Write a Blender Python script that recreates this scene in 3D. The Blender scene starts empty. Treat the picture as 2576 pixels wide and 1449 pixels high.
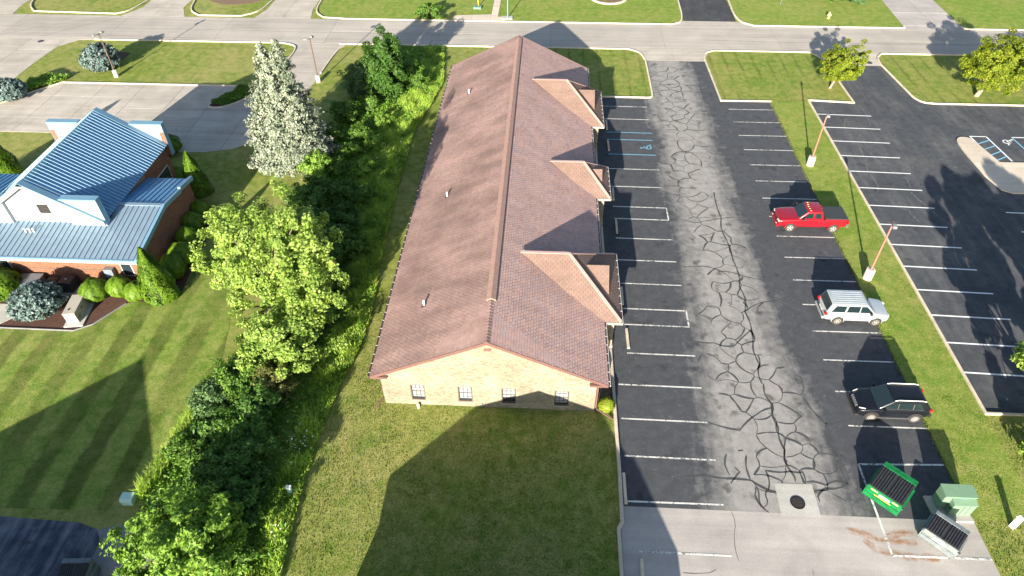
import bpy, bmesh, math, random
import numpy as np
from mathutils import Matrix, Vector
random.seed(7); RNG = np.random.default_rng(7)
scene = bpy.context.scene
COL = scene.collection
R = math.radians

# ------------------------------------------------------------------ camera, sky, sun, exposure
CR = np.array([[0.9986498286585527, -0.03262216921162429, 0.040426647105237516],
               [0.051821389057263086, 0.6797648032491067, -0.7315971267712026],
               [-0.0036143265512445324, 0.7327043103050721, 0.6805375304154426]])
CAMZ = 35.4
cam_d = bpy.data.cameras.new('camera'); cam = bpy.data.objects.new('camera', cam_d); COL.objects.link(cam)
m = Matrix([list(r) for r in CR]).to_4x4(); m.translation = Vector((0, 0, CAMZ)); cam.matrix_world = m
cam_d.sensor_width = 36.0; cam_d.lens = 1694.6 / 2576 * 36.0; cam_d.clip_start = 0.5; cam_d.clip_end = 3000
scene.camera = cam
SUN_EL, SUN_AZ = 16.8, 12.0          # low morning sun behind the camera, a little to its left
sd = Vector((-math.sin(R(SUN_AZ)) * math.cos(R(SUN_EL)), -math.cos(R(SUN_AZ)) * math.cos(R(SUN_EL)), math.sin(R(SUN_EL))))
w = bpy.data.worlds.new('World'); scene.world = w; w.use_nodes = True
nt = w.node_tree; bg = nt.nodes['Background']
sky = nt.nodes.new('ShaderNodeTexSky'); sky.sky_type = 'NISHITA'; sky.sun_disc = False
sky.sun_elevation = R(SUN_EL); sky.sun_rotation = math.atan2(sd.x, sd.y)
nt.links.new(sky.outputs[0], bg.inputs[0]); bg.inputs[1].default_value = 0.07
sun_d = bpy.data.lights.new('sun', 'SUN'); sun = bpy.data.objects.new('sun', sun_d); COL.objects.link(sun)
sun_d.energy = 5.0; sun_d.angle = R(0.5); sun_d.color = (1.0, 0.905, 0.765)
sun.rotation_euler = sd.to_track_quat('Z', 'Y').to_euler(); sun.location = (0, -40, 60)
vs = scene.view_settings; vs.view_transform = 'Standard'; vs.look = 'None'; vs.gamma = 1.0; vs.exposure = 1.62
vs.use_curve_mapping = False

# ------------------------------------------------------------------ helpers
def G(px, py, z=0.0):
    """survey point: photograph point (2576 px wide) -> true ground coordinate at height z"""
    r = CR @ np.array([(px - 1288) / 1694.6, -(py - 724.5) / 1694.6, -1.0])
    t = (z - CAMZ) / r[2]
    return (float(r[0] * t), float(r[1] * t))

def tag(o, label=None, cat=None, group=None, kind=None):
    if label: o['label'] = label
    if cat: o['category'] = cat
    if group: o['group'] = group
    if kind: o['kind'] = kind
    return o

def empty(name, loc=(0, 0, 0), rz=0.0, label=None, cat=None, group=None):
    o = bpy.data.objects.new(name, None); COL.objects.link(o)
    o.location = loc; o.rotation_euler = (0, 0, rz); o.empty_display_size = 0.2
    return tag(o, label, cat, group)

def obj(name, mesh, parent=None):
    o = bpy.data.objects.new(name, mesh); COL.objects.link(o)
    if parent is not None: o.parent = parent
    return o

def copy_tree(o, parent=None):
    c = o.copy(); COL.objects.link(c); c.parent = parent
    for ch in list(o.children): copy_tree(ch, c)
    return c

class MB:
    def __init__(s): s.v = []; s.f = []
    def add(s, vs_, fs):
        b = len(s.v); s.v += [tuple(p) for p in vs_]; s.f += [tuple(b + i for i in f) for f in fs]; return s
    def quad(s, a, b, c, d): return s.add([a, b, c, d], [(0, 1, 2, 3)])
    def poly(s, pts): return s.add(pts, [tuple(range(len(pts)))])
    def box(s, x0, y0, z0, x1, y1, z1):
        return s.add([(x0, y0, z0), (x1, y0, z0), (x1, y1, z0), (x0, y1, z0), (x0, y0, z1), (x1, y0, z1), (x1, y1, z1), (x0, y1, z1)],
                     [(3, 2, 1, 0), (4, 5, 6, 7), (0, 1, 5, 4), (1, 2, 6, 5), (2, 3, 7, 6), (3, 0, 4, 7)])
    def obox(s, c, ax, ay, az):
        """box from centre and three half-axis vectors"""
        c = Vector(c); ax = Vector(ax); ay = Vector(ay); az = Vector(az)
        p = [c + ax * i + ay * j + az * k for k in (-1, 1) for j, i in ((-1, -1), (-1, 1), (1, 1), (1, -1))]
        return s.add(p, [(3, 2, 1, 0), (4, 5, 6, 7), (0, 1, 5, 4), (1, 2, 6, 5), (2, 3, 7, 6), (3, 0, 4, 7)])
    def prism(s, poly, z0, z1):
        n = len(poly)
        a = sum(poly[i][0] * poly[(i + 1) % n][1] - poly[(i + 1) % n][0] * poly[i][1] for i in range(n))
        if a < 0: poly = poly[::-1]
        vs_ = [(x, y, z0) for x, y in poly] + [(x, y, z1) for x, y in poly]
        fs = [tuple(range(n))[::-1], tuple(range(n, 2 * n))] + [(i, (i + 1) % n, n + (i + 1) % n, n + i) for i in range(n)]
        return s.add(vs_, fs)
    def prism3(s, pts, off):
        """extrude a 3-D polygon along a vector"""
        n = len(pts); off = Vector(off)
        vs_ = [Vector(p) for p in pts] + [Vector(p) + off for p in pts]
        return s.add(vs_, [tuple(range(n)), tuple(range(n, 2 * n))[::-1]] + [(i, n + i, n + (i + 1) % n, (i + 1) % n) for i in range(n)])
    def tube(s, p0, p1, r0, r1=None, n=10, cap=True):
        r1 = r0 if r1 is None else r1
        p0 = Vector(p0); p1 = Vector(p1); d = (p1 - p0).normalized()
        a = d.orthogonal().normalized(); b = d.cross(a)
        vs_ = []
        for p, r in ((p0, r0), (p1, r1)):
            for i in range(n):
                t = 2 * math.pi * i / n; vs_.append(p + (a * math.cos(t) + b * math.sin(t)) * r)
        fs = [(i, (i + 1) % n, n + (i + 1) % n, n + i) for i in range(n)]
        if cap: fs += [tuple(range(n))[::-1], tuple(range(n, 2 * n))]
        return s.add(vs_, fs)
    def lathe(s, prof, axis='z', n=24, c=(0, 0, 0)):
        """prof = [(radius, height)]"""
        vs_ = []
        for r, h in prof:
            for i in range(n):
                t = 2 * math.pi * i / n; x, y = r * math.cos(t), r * math.sin(t)
                p = (x, y, h) if axis == 'z' else (x, h, y) if axis == 'y' else (h, x, y)
                vs_.append((p[0] + c[0], p[1] + c[1], p[2] + c[2]))
        fs = []
        for k in range(len(prof) - 1):
            for i in range(n):
                fs.append((k * n + i, k * n + (i + 1) % n, (k + 1) * n + (i + 1) % n, (k + 1) * n + i))
        fs += [tuple(range(n))[::-1], tuple(range((len(prof) - 1) * n, len(prof) * n))]
        return s.add(vs_, fs)
    def mesh(s, name, mat=None, smooth=None):
        me = bpy.data.meshes.new(name); me.from_pydata([tuple(p) for p in s.v], [], s.f)
        if mat: me.materials.append(mat)
        bm = bmesh.new(); bm.from_mesh(me); bmesh.ops.recalc_face_normals(bm, faces=bm.faces); bm.to_mesh(me); bm.free()
        if smooth is not None:
            me.shade_smooth(); me.set_sharp_from_angle(angle=R(smooth))
        me.update(); return me
    def build(s, name, mat=None, parent=None, smooth=None, bevel=0.0, seg=2):
        o = obj(name, s.mesh(name, mat, smooth), parent)
        if bevel:
            b = o.modifiers.new('bevel', 'BEVEL'); b.width = bevel; b.segments = seg; b.limit_method = 'ANGLE'; b.angle_limit = R(35)
        return o

def flat_mesh(name, verts, faces, mat):
    """fast path for large meshes: faces is an (n,k) array of same-size polygons"""
    verts = np.asarray(verts, np.float32); faces = np.asarray(faces, np.int32)
    me = bpy.data.meshes.new(name); n, k = faces.shape
    me.vertices.add(len(verts)); me.vertices.foreach_set('co', verts.ravel())
    me.loops.add(n * k); me.loops.foreach_set('vertex_index', faces.ravel())
    me.polygons.add(n); me.polygons.foreach_set('loop_start', np.arange(0, n * k, k, dtype=np.int32))
    me.polygons.foreach_set('loop_total', np.full(n, k, np.int32))
    me.materials.append(mat); me.update(calc_edges=True); return me

def clip_poly(poly, cell):
    """Sutherland-Hodgman: clip polygon by a convex counter-clockwise polygon"""
    out = list(poly)
    for i in range(len(cell)):
        a, b = cell[i], cell[(i + 1) % len(cell)]
        inp, out = out, []
        if not inp: break
        side = lambda p: (b[0] - a[0]) * (p[1] - a[1]) - (b[1] - a[1]) * (p[0] - a[0])
        for j in range(len(inp)):
            p, q = inp[j - 1], inp[j]; sp, sq = side(p), side(q)
            if (sp >= 0) != (sq >= 0):
                t = sp / (sp - sq); out.append((p[0] + (q[0] - p[0]) * t, p[1] + (q[1] - p[1]) * t))
            if sq >= 0: out.append(q)
    return out

def area(p): return 0.5 * abs(sum(p[i - 1][0] * p[i][1] - p[i][0] * p[i - 1][1] for i in range(len(p))))

def inside(poly, x, y):
    """vectorised point in polygon"""
    x = np.asarray(x); y = np.asarray(y); c = np.zeros(x.shape, bool); j = len(poly) - 1
    for i in range(len(poly)):
        xi, yi = poly[i]; xj, yj = poly[j]
        cond = ((yi > y) != (yj > y)) & (x < (xj - xi) * (y - yi) / (yj - yi + 1e-12) + xi)
        c ^= cond; j = i
    return c

def smooth_line(pts, closed=False, it=2):
    for _ in range(it):
        out = []; n = len(pts)
        for i in range(n if closed else n - 1):
            a, b = pts[i], pts[(i + 1) % n]
            out += [(a[0] * .75 + b[0] * .25, a[1] * .75 + b[1] * .25), (a[0] * .25 + b[0] * .75, a[1] * .25 + b[1] * .75)]
        pts = out if closed else [pts[0]] + out + [pts[-1]]
    return pts

# ------------------------------------------------------------------ materials
def node(nt, t, **kw):
    n = nt.nodes.new(t)
    for k, v in kw.items():
        if hasattr(n, k): setattr(n, k, v)
        else: n.inputs[k.replace('_', ' ')].default_value = v
    return n

def ramp(nt, fac, stops):
    r = nt.nodes.new('ShaderNodeValToRGB'); els = r.color_ramp.elements
    while len(els) > 1: els.remove(els[-1])
    for i, (p, c) in enumerate(stops):
        e = els[0] if i == 0 else els.new(p)
        e.position = p; c = (c, c, c) if isinstance(c, (int, float)) else c; e.color = (*c, 1)
    nt.links.new(fac, r.inputs[0]); return r.outputs[0]

def mixc(nt, fac, a, b, mode='MIX'):
    n = nt.nodes.new('ShaderNodeMix'); n.data_type = 'RGBA'; n.blend_type = mode
    for sock, v in ((n.inputs[0], fac), (n.inputs[6], a), (n.inputs[7], b)):
        if hasattr(v, 'links'): nt.links.new(v, sock)
        else: sock.default_value = v if isinstance(v, (int, float)) else (*v, 1)
    return n.outputs[2]

def mth(nt, op, a, b=None, c=None, clamp=False):
    n = nt.nodes.new('ShaderNodeMath'); n.operation = op; n.use_clamp = clamp
    for i, v in enumerate((a, b, c)):
        if v is None: continue
        if hasattr(v, 'links'): nt.links.new(v, n.inputs[i])
        else: n.inputs[i].default_value = v
    return n.outputs[0]

def base_mat(name):
    mt = bpy.data.materials.new(name); mt.use_nodes = True
    return mt, mt.node_tree, mt.node_tree.nodes['Principled BSDF']

def noise(nt, vec, scale, detail=3.0, rough=0.55, dist=0.0):
    n = nt.nodes.new('ShaderNodeTexNoise'); n.inputs['Scale'].default_value = scale; n.inputs['Detail'].default_value = detail
    n.inputs['Roughness'].default_value = rough; n.inputs['Distortion'].default_value = dist
    nt.links.new(vec, n.inputs['Vector']); return n.outputs['Fac']

def bump(nt, p, h, strength, dist=0.05):
    b = nt.nodes.new('ShaderNodeBump'); b.inputs['Strength'].default_value = strength; b.inputs['Distance'].default_value = dist
    nt.links.new(h, b.inputs['Height']); nt.links.new(b.outputs[0], p.inputs['Normal'])

def simple(name, col, rough=0.5, metal=0.0, var=0.12, scale=3.0, bmp=0.0, coat=0.0, world=False, spec=0.5):
    """one colour with noise wear"""
    mt, nt, p = base_mat(name)
    g = nt.nodes.new('ShaderNodeNewGeometry') if world else nt.nodes.new('ShaderNodeTexCoord')
    vec = g.outputs['Position'] if world else g.outputs['Object']
    n1 = noise(nt, vec, scale, 5.0); c = ramp(nt, n1, [(0.25, tuple(x * (1 - var) for x in col)), (0.75, tuple(min(1, x * (1 + var)) for x in col))])
    nt.links.new(c, p.inputs['Base Color']); p.inputs['Roughness'].default_value = rough; p.inputs['Metallic'].default_value = metal
    p.inputs['Coat Weight'].default_value = coat; p.inputs['Coat Roughness'].default_value = 0.05
    p.inputs['Specular IOR Level'].default_value = spec
    if bmp: bump(nt, p, noise(nt, vec, scale * 6, 4.0), bmp, 0.02)
    return mt

def piece_mat(name, cols, rough=0.8, streak=None, fine=30.0):
    """separate pieces: colour picked at random per piece"""
    mt, nt, p = base_mat(name)
    g = nt.nodes.new('ShaderNodeNewGeometry'); oi = nt.nodes.new('ShaderNodeObjectInfo')
    r = mth(nt, 'FRACT', mth(nt, 'ADD', g.outputs['Random Per Island'], oi.outputs['Random']))
    n = len(cols); c = ramp(nt, r, [(i / max(1, n - 1), k) for i, k in enumerate(cols)])
    f = noise(nt, g.outputs['Position'], fine, 3.0)
    c = mixc(nt, 1.0, c, ramp(nt, f, [(0.3, 0.8), (0.7, 1.15)]), 'MULTIPLY')
    if streak:
        mp = nt.nodes.new('ShaderNodeMapping'); mp.inputs['Scale'].default_value = (0.22, 1.0, 0.22); nt.links.new(g.outputs['Position'], mp.inputs[0])
        s2 = noise(nt, mp.outputs[0], streak[0] * 3.0, 5.0, 0.65); c = mixc(nt, 1.0, c, ramp(nt, s2, [(0.35, 0.80 if streak[1] < 0.8 else 0.92), (0.62, 1.05)]), 'MULTIPLY')
        s = noise(nt, g.outputs['Position'], streak[0], 4.0)
        c = mixc(nt, 1.0, c, ramp(nt, s, [(0.35, streak[1]), (0.65, 1.0)]), 'MULTIPLY')
    nt.links.new(c, p.inputs['Base Color']); p.inputs['Roughness'].default_value = rough
    p.inputs['Specular IOR Level'].default_value = 0.25
    return mt

def leaf_mat(name, cols, trans=0.3, rough=0.55):
    mt, nt, p = base_mat(name)
    g = nt.nodes.new('ShaderNodeNewGeometry'); oi = nt.nodes.new('ShaderNodeObjectInfo')
    r = mth(nt, 'ADD', mth(nt, 'MULTIPLY', g.outputs['Random Per Island'], 0.85), mth(nt, 'MULTIPLY', oi.outputs['Random'], 0.15))
    n = len(cols); c = ramp(nt, r, [(i / max(1, n - 1), k) for i, k in enumerate(cols)])
    c = mixc(nt, 1.0, c, ramp(nt, noise(nt, g.outputs['Position'], 0.9, 3.0), [(0.32, (0.62, 0.70, 0.6)), (0.68, (1.22, 1.15, 1.1))]), 'MULTIPLY')
    nt.links.new(c, p.inputs['Base Color']); p.inputs['Roughness'].default_value = rough
    p.inputs['Specular IOR Level'].default_value = 0.3
    t = nt.nodes.new('ShaderNodeBsdfTranslucent'); nt.links.new(c, t.inputs[0])
    mx = nt.nodes.new('ShaderNodeMixShader'); mx.inputs[0].default_value = trans
    nt.links.new(p.outputs[0], mx.inputs[1]); nt.links.new(t.outputs[0], mx.inputs[2])
    nt.links.new(mx.outputs[0], nt.nodes['Material Output'].inputs[0]); return mt

def grass_mat(name, dark, light, dry, dry_amt=0.5, stripe=None):
    mt, nt, p = base_mat(name)
    g = nt.nodes.new('ShaderNodeNewGeometry'); pos = g.outputs['Position']
    a = noise(nt, pos, 0.11, 5.0, 0.6); b = noise(nt, pos, 1.3, 5.0, 0.65); f = noise(nt, pos, 7.0, 4.0, 0.7)
    c = mixc(nt, ramp(nt, b, [(0.35, 0.0), (0.68, 1.0)]), dark, light)
    d = mth(nt, 'MULTIPLY', ramp(nt, mth(nt, 'ADD', mth(nt, 'MULTIPLY', a, 0.6), mth(nt, 'MULTIPLY', b, 0.4)), [(0.42, 0.0), (0.62, 1.0)]), dry_amt)
    c = mixc(nt, d, c, dry)
    cl = noise(nt, pos, 0.55, 6.0, 0.7, 0.6); c = mixc(nt, ramp(nt, cl, [(0.52, 0.0), (0.64, 0.55)]), c, tuple(k * q for k, q in zip(dark, (0.75, 1.0, 0.8))))
    br = noise(nt, pos, 0.28, 7.0, 0.75, 0.3); c = mixc(nt, ramp(nt, br, [(0.60, 0.0), (0.72, 0.6)]), c, dry)
    if stripe:
        wob = noise(nt, pos, 0.5, 2.0)
        sx = nt.nodes.new('ShaderNodeSeparateXYZ'); nt.links.new(pos, sx.inputs[0])
        ph = mth(nt, 'ADD', mth(nt, 'ADD', mth(nt, 'MULTIPLY', sx.outputs[0], 2 * math.pi / stripe[0]), mth(nt, 'MULTIPLY', sx.outputs[1], stripe[2])), mth(nt, 'MULTIPLY', wob, 1.6))
        s = ramp(nt, mth(nt, 'ADD', mth(nt, 'MULTIPLY', mth(nt, 'SINE', ph), 0.5), 0.5), stripe[3])
        fade = ramp(nt, noise(nt, pos, 0.16, 2.0), [(0.4, 0.25), (0.6, 1.0)])
        c = mixc(nt, mth(nt, 'MULTIPLY', fade, stripe[1]), c, s, 'MULTIPLY')
    c = mixc(nt, 1.0, c, ramp(nt, f, [(0.28, 0.74), (0.52, 1.0), (0.75, 1.26)]), 'MULTIPLY')
    f2 = noise(nt, pos, 19.0, 2.0, 0.6)
    c = mixc(nt, 1.0, c, ramp(nt, f2, [(0.3, 0.80), (0.7, 1.20)]), 'MULTIPLY')
    nt.links.new(c, p.inputs['Base Color']); p.inputs['Roughness'].default_value = 0.9; p.inputs['Specular IOR Level'].default_value = 0.1
    bump(nt, p, mth(nt, 'ADD', f, f2), 0.5, 0.05); return mt

def concrete_mat(name, col, dirt=0.75, scale=0.35, fine=9.0, rnd=0.06):
    mt, nt, p = base_mat(name)
    g = nt.nodes.new('ShaderNodeNewGeometry'); pos = g.outputs['Position']; oi = nt.nodes.new('ShaderNodeObjectInfo')
    a = noise(nt, pos, scale, 6.0, 0.6, 0.4); b = noise(nt, pos, fine, 5.0, 0.7)
    mp = nt.nodes.new('ShaderNodeMapping'); mp.inputs['Scale'].default_value = (0.05, 1.6, 1.0); nt.links.new(pos, mp.inputs[0])
    st = noise(nt, mp.outputs[0], 1.0, 4.0)
    c = mixc(nt, 1.0, col, ramp(nt, a, [(0.3, dirt), (0.65, 1.06)]), 'MULTIPLY')
    c = mixc(nt, 1.0, c, ramp(nt, b, [(0.3, 0.86), (0.7, 1.1)]), 'MULTIPLY')
    c = mixc(nt, 1.0, c, ramp(nt, st, [(0.35, 0.9), (0.6, 1.04)]), 'MULTIPLY')
    c = mixc(nt, 1.0, c, ramp(nt, oi.outputs['Random'], [(0, 1 - rnd), (1, 1 + rnd)]), 'MULTIPLY')
    nt.links.new(c, p.inputs['Base Color']); p.inputs['Roughness'].default_value = 0.9; p.inputs['Specular IOR Level'].default_value = 0.2
    bump(nt, p, b, 0.15, 0.01); return mt

def asphalt_mat(name, dark, light, strip=None, amt=1.0):
    """sealed asphalt; strip=(x centre, half width) is the lane where traffic has worn the sealer off"""
    mt, nt, p = base_mat(name)
    g = nt.nodes.new('ShaderNodeNewGeometry'); pos = g.outputs['Position']
    a = noise(nt, pos, 0.22, 6.0, 0.62, 0.5); b = noise(nt, pos, 1.4, 6.0, 0.7); f = noise(nt, pos, 16.0, 3.0, 0.7)
    mp = nt.nodes.new('ShaderNodeMapping'); mp.inputs['Scale'].default_value = (1.5, 0.12, 1.0); nt.links.new(pos, mp.inputs[0])
    st = noise(nt, mp.outputs[0], 1.0, 5.0, 0.6)
    if strip:
        sx = nt.nodes.new('ShaderNodeSeparateXYZ'); nt.links.new(pos, sx.inputs[0])
        wob = mth(nt, 'MULTIPLY', mth(nt, 'SUBTRACT', a, 0.5), 3.2)
        dx = mth(nt, 'ABSOLUTE', mth(nt, 'SUBTRACT', mth(nt, 'ADD', sx.outputs[0], wob), strip[0]))
        near = mth(nt, 'MULTIPLY', mth(nt, 'SUBTRACT', 36.0, sx.outputs[1]), 0.07)      # wider wear towards the south end
        near = mth(nt, 'MAXIMUM', near, 0.0)
        t = mth(nt, 'DIVIDE', mth(nt, 'SUBTRACT', mth(nt, 'ADD', near, strip[1]), dx), 2.8)
        t = mth(nt, 'ADD', t, mth(nt, 'MULTIPLY', mth(nt, 'SUBTRACT', b, 0.5), 0.7))
        t = mth(nt, 'ADD', t, mth(nt, 'MULTIPLY', mth(nt, 'SUBTRACT', st, 0.5), 0.9))
        fac = ramp(nt, mth(nt, 'MULTIPLY', t, amt), [(0.0, 0.0), (0.3, 0.42), (0.85, 1.0)])
    else:
        fac = ramp(nt, mth(nt, 'ADD', mth(nt, 'MULTIPLY', a, 0.6), mth(nt, 'MULTIPLY', st, 0.4)), [(0.45, 0.0), (0.72, amt)])
    c = mixc(nt, fac, dark, light)
    sc = noise(nt, pos, 2.6, 8.0, 0.8, 0.8); c = mixc(nt, ramp(nt, sc, [(0.56, 0.0), (0.70, 0.5)]), c, (0.21, 0.20, 0.19))
    oil = noise(nt, pos, 0.9, 3.0, 0.5); c = mixc(nt, ramp(nt, oil, [(0.60, 0.0), (0.70, 0.6)]), c, (0.035, 0.035, 0.037))
    c = mixc(nt, 1.0, c, ramp(nt, b, [(0.3, 0.78), (0.7, 1.18)]), 'MULTIPLY')
    c = mixc(nt, 1.0, c, ramp(nt, f, [(0.3, 0.85), (0.7, 1.15)]), 'MULTIPLY')
    nt.links.new(c, p.inputs['Base Color']); p.inputs['Roughness'].default_value = 0.85; p.inputs['Specular IOR Level'].default_value = 0.25
    bump(nt, p, f, 0.2, 0.01); return mt

def glass_mat(name, col=(0.02, 0.03, 0.035), rough=0.04):
    mt, nt, p = base_mat(name)
    p.inputs['Base Color'].default_value = (*col, 1); p.inputs['Roughness'].default_value = rough
    p.inputs['Specular IOR Level'].default_value = 0.8; return mt

def paint_line_mat(name, col, under=(0.06, 0.06, 0.062), wear=0.45):
    mt, nt, p = base_mat(name)
    g = nt.nodes.new('ShaderNodeNewGeometry'); pos = g.outputs['Position']
    a = noise(nt, pos, 5.0, 6.0, 0.75); b = noise(nt, pos, 0.5, 2.0)
    t = ramp(nt, mth(nt, 'ADD', mth(nt, 'MULTIPLY', a, 0.75), mth(nt, 'MULTIPLY', b, 0.25)), [(wear - 0.07, 0.0), (wear + 0.03, 1.0)])
    nt.links.new(mixc(nt, t, under, col), p.inputs['Base Color']); p.inputs['Roughness'].default_value = 0.7; return mt

M = {}
M['grass'] = grass_mat('grass', (0.134, 0.186, 0.030), (0.240, 0.285, 0.061), (0.361, 0.312, 0.133), 0.6)
M['lawn_stripes'] = grass_mat('lawn_stripes', (0.116, 0.186, 0.028), (0.206, 0.268, 0.055), (0.322, 0.282, 0.110), 0.45,
                              (2.6, 1.0, 0.0, [(0.30, 0.60), (0.62, 1.18)]))
M['lawn_tracks'] = grass_mat('lawn_tracks', (0.129, 0.192, 0.029), (0.219, 0.275, 0.055), (0.348, 0.294, 0.110), 0.6,
                             (1.7, 0.9, 0.0, [(0.0, 0.66), (0.14, 0.95), (0.3, 1.0)]))
M['lawn_far'] = grass_mat('lawn_far', (0.139, 0.219, 0.030), (0.227, 0.301, 0.060), (0.342, 0.301, 0.108), 0.5)
M['weedground'] = grass_mat('weedground', (0.111, 0.200, 0.029), (0.208, 0.319, 0.058), (0.286, 0.296, 0.104), 0.4)
M['concrete'] = concrete_mat('concrete', (0.458, 0.420, 0.366), 0.78)
M['road'] = concrete_mat('road', (0.410, 0.377, 0.334), 0.86, 0.2)
M['kerb'] = concrete_mat('kerb', (0.636, 0.562, 0.445), 0.8, 0.8)
M['walk'] = concrete_mat('walk', (0.594, 0.519, 0.424), 0.86)
M['greyconc'] = concrete_mat('greyconc', (0.410, 0.383, 0.360), 0.78, 0.3, 12.0)
M['paleconc'] = concrete_mat('paleconc', (0.445, 0.435, 0.403), 0.85)
M['joint'] = simple('joint', (0.10, 0.095, 0.085), 0.95, var=0.3)
M['lot'] = asphalt_mat('lot', (0.066, 0.071, 0.080), (0.29, 0.278, 0.262), (14.3, 3.5))
M['lot2'] = asphalt_mat('lot2', (0.060, 0.066, 0.076), (0.15, 0.15, 0.15), None, 0.8)
M['drive'] = asphalt_mat('drive', (0.045, 0.047, 0.052), (0.10, 0.10, 0.10), None, 0.8)
M['oldasphalt'] = asphalt_mat('oldasphalt', (0.040, 0.052, 0.085), (0.22, 0.235, 0.27), None, 1.5)
M['gravel'] = concrete_mat('gravel', (0.22, 0.22, 0.23), 0.8, 1.2, 14.0)
M['seal'] = simple('seal', (0.058, 0.060, 0.062), 0.75, var=0.25, world=True, scale=1.5)
M['white_line'] = paint_line_mat('white_line', (0.64, 0.64, 0.61), wear=0.47)
M['blue_line'] = paint_line_mat('blue_line', (0.18, 0.42, 0.58), wear=0.40)
M['lotline2'] = paint_line_mat('lotline2', (0.78, 0.80, 0.80), wear=0.32)
def film_mat(name, col, alpha):
    mt, nt, p = base_mat(name)
    p.inputs['Base Color'].default_value = (*col, 1); p.inputs['Roughness'].default_value = 0.9
    g = nt.nodes.new('ShaderNodeNewGeometry'); f = ramp(nt, noise(nt, g.outputs['Position'], 3.0, 5.0), [(0.32, 0.0), (0.72, alpha)])
    tr = nt.nodes.new('ShaderNodeBsdfTransparent'); mx = nt.nodes.new('ShaderNodeMixShader')
    nt.links.new(f, mx.inputs[0]); nt.links.new(tr.outputs[0], mx.inputs[1]); nt.links.new(p.outputs[0], mx.inputs[2])
    nt.links.new(mx.outputs[0], nt.nodes['Material Output'].inputs[0]); return mt
M['rust'] = film_mat('rust', (0.46, 0.20, 0.055), 0.30)
M['mulch'] = simple('mulch', (0.085, 0.038, 0.026), 0.95, var=0.5, scale=9.0, bmp=0.8, world=True)
M['soil'] = simple('soil', (0.17, 0.115, 0.07), 0.95, var=0.4, scale=6.0, bmp=0.6, world=True)
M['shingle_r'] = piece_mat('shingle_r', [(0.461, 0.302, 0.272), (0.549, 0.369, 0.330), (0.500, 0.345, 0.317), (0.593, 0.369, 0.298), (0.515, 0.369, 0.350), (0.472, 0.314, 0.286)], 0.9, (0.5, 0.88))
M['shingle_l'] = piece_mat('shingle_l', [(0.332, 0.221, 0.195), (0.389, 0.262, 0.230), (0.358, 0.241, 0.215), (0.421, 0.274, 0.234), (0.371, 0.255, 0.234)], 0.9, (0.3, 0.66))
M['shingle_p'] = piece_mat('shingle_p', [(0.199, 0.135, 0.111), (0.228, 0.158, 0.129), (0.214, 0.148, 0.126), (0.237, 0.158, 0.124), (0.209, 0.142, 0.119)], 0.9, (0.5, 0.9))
M['deck'] = simple('deck', (0.10, 0.055, 0.045), 0.9)
M['trim'] = simple('trim', (0.15, 0.082, 0.07), 0.5, var=0.08)
M['brick'] = piece_mat('brick', [(0.339, 0.284, 0.195), (0.418, 0.383, 0.273), (0.288, 0.223, 0.159), (0.448, 0.414, 0.303), (0.375, 0.337, 0.231), (0.361, 0.290, 0.210), (0.433, 0.390, 0.281), (0.303, 0.237, 0.180)], 0.85, (0.6, 0.76))
M['mortar'] = simple('mortar', (0.379, 0.329, 0.259), 0.95, var=0.12, scale=5)
M['brick_red'] = piece_mat('brick_red', [(0.245, 0.112, 0.065), (0.288, 0.137, 0.079), (0.216, 0.097, 0.061), (0.317, 0.158, 0.094), (0.266, 0.130, 0.086)], 0.85)
M['mortar_red'] = simple('mortar_red', (0.270, 0.173, 0.120), 0.95, var=0.12, scale=5)
M['gutter'] = simple('gutter', (0.05, 0.04, 0.038), 0.5)
M['white'] = simple('white', (0.62, 0.61, 0.58), 0.5, var=0.05)
M['cream'] = simple('cream', (0.36, 0.32, 0.26), 0.6, var=0.07)
M['frame_tan'] = simple('frame_tan', (0.105, 0.085, 0.065), 0.5, var=0.08)
M['blind'] = simple('blind', (0.27, 0.285, 0.29), 0.6, var=0.05)
M['glass'] = glass_mat('glass')
M['dark'] = simple('dark', (0.012, 0.012, 0.014), 0.6)
M['pvc'] = simple('pvc', (0.8, 0.79, 0.75), 0.4, var=0.04)
# ------------------------------------------------------------------ setting: ground, roads, pavements
def sheet(name, poly, z, mat, kind='structure', parent=None):
    mb = MB(); mb.poly([(x, y, z) for x, y in poly])
    me = mb.mesh(name, mat)
    bm = bmesh.new(); bm.from_mesh(me); bmesh.ops.triangulate(bm, faces=bm.faces, ngon_method='EAR_CLIP')
    for f in bm.faces:
        f.normal_update()
        if f.normal.z < 0: f.normal_flip()
    bm.to_mesh(me); bm.free()
    o = obj(name, me, parent)
    if kind and parent is None: o['kind'] = kind
    return o

def slab_field(name, poly, xs, ys, z0, z1, mat, gap=0.02, under=True, piece='slab'):
    """a concrete pavement of separate slabs with open joints; pieces are children"""
    root = sheet(name, poly, z0, M['joint'])
    for i in range(len(xs) - 1):
        for j in range(len(ys) - 1):
            g = gap / 2
            c = clip_poly(poly, [(xs[i] + g, ys[j] + g), (xs[i + 1] - g, ys[j] + g), (xs[i + 1] - g, ys[j + 1] - g), (xs[i] + g, ys[j + 1] - g)])
            if len(c) < 3 or area(c) < 0.05: continue
            dz = random.uniform(-0.003, 0.003)
            mb = MB(); mb.prism(c, z0 - 0.03, z1 + dz); mb.build(piece, mat, root)
    return root

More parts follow.
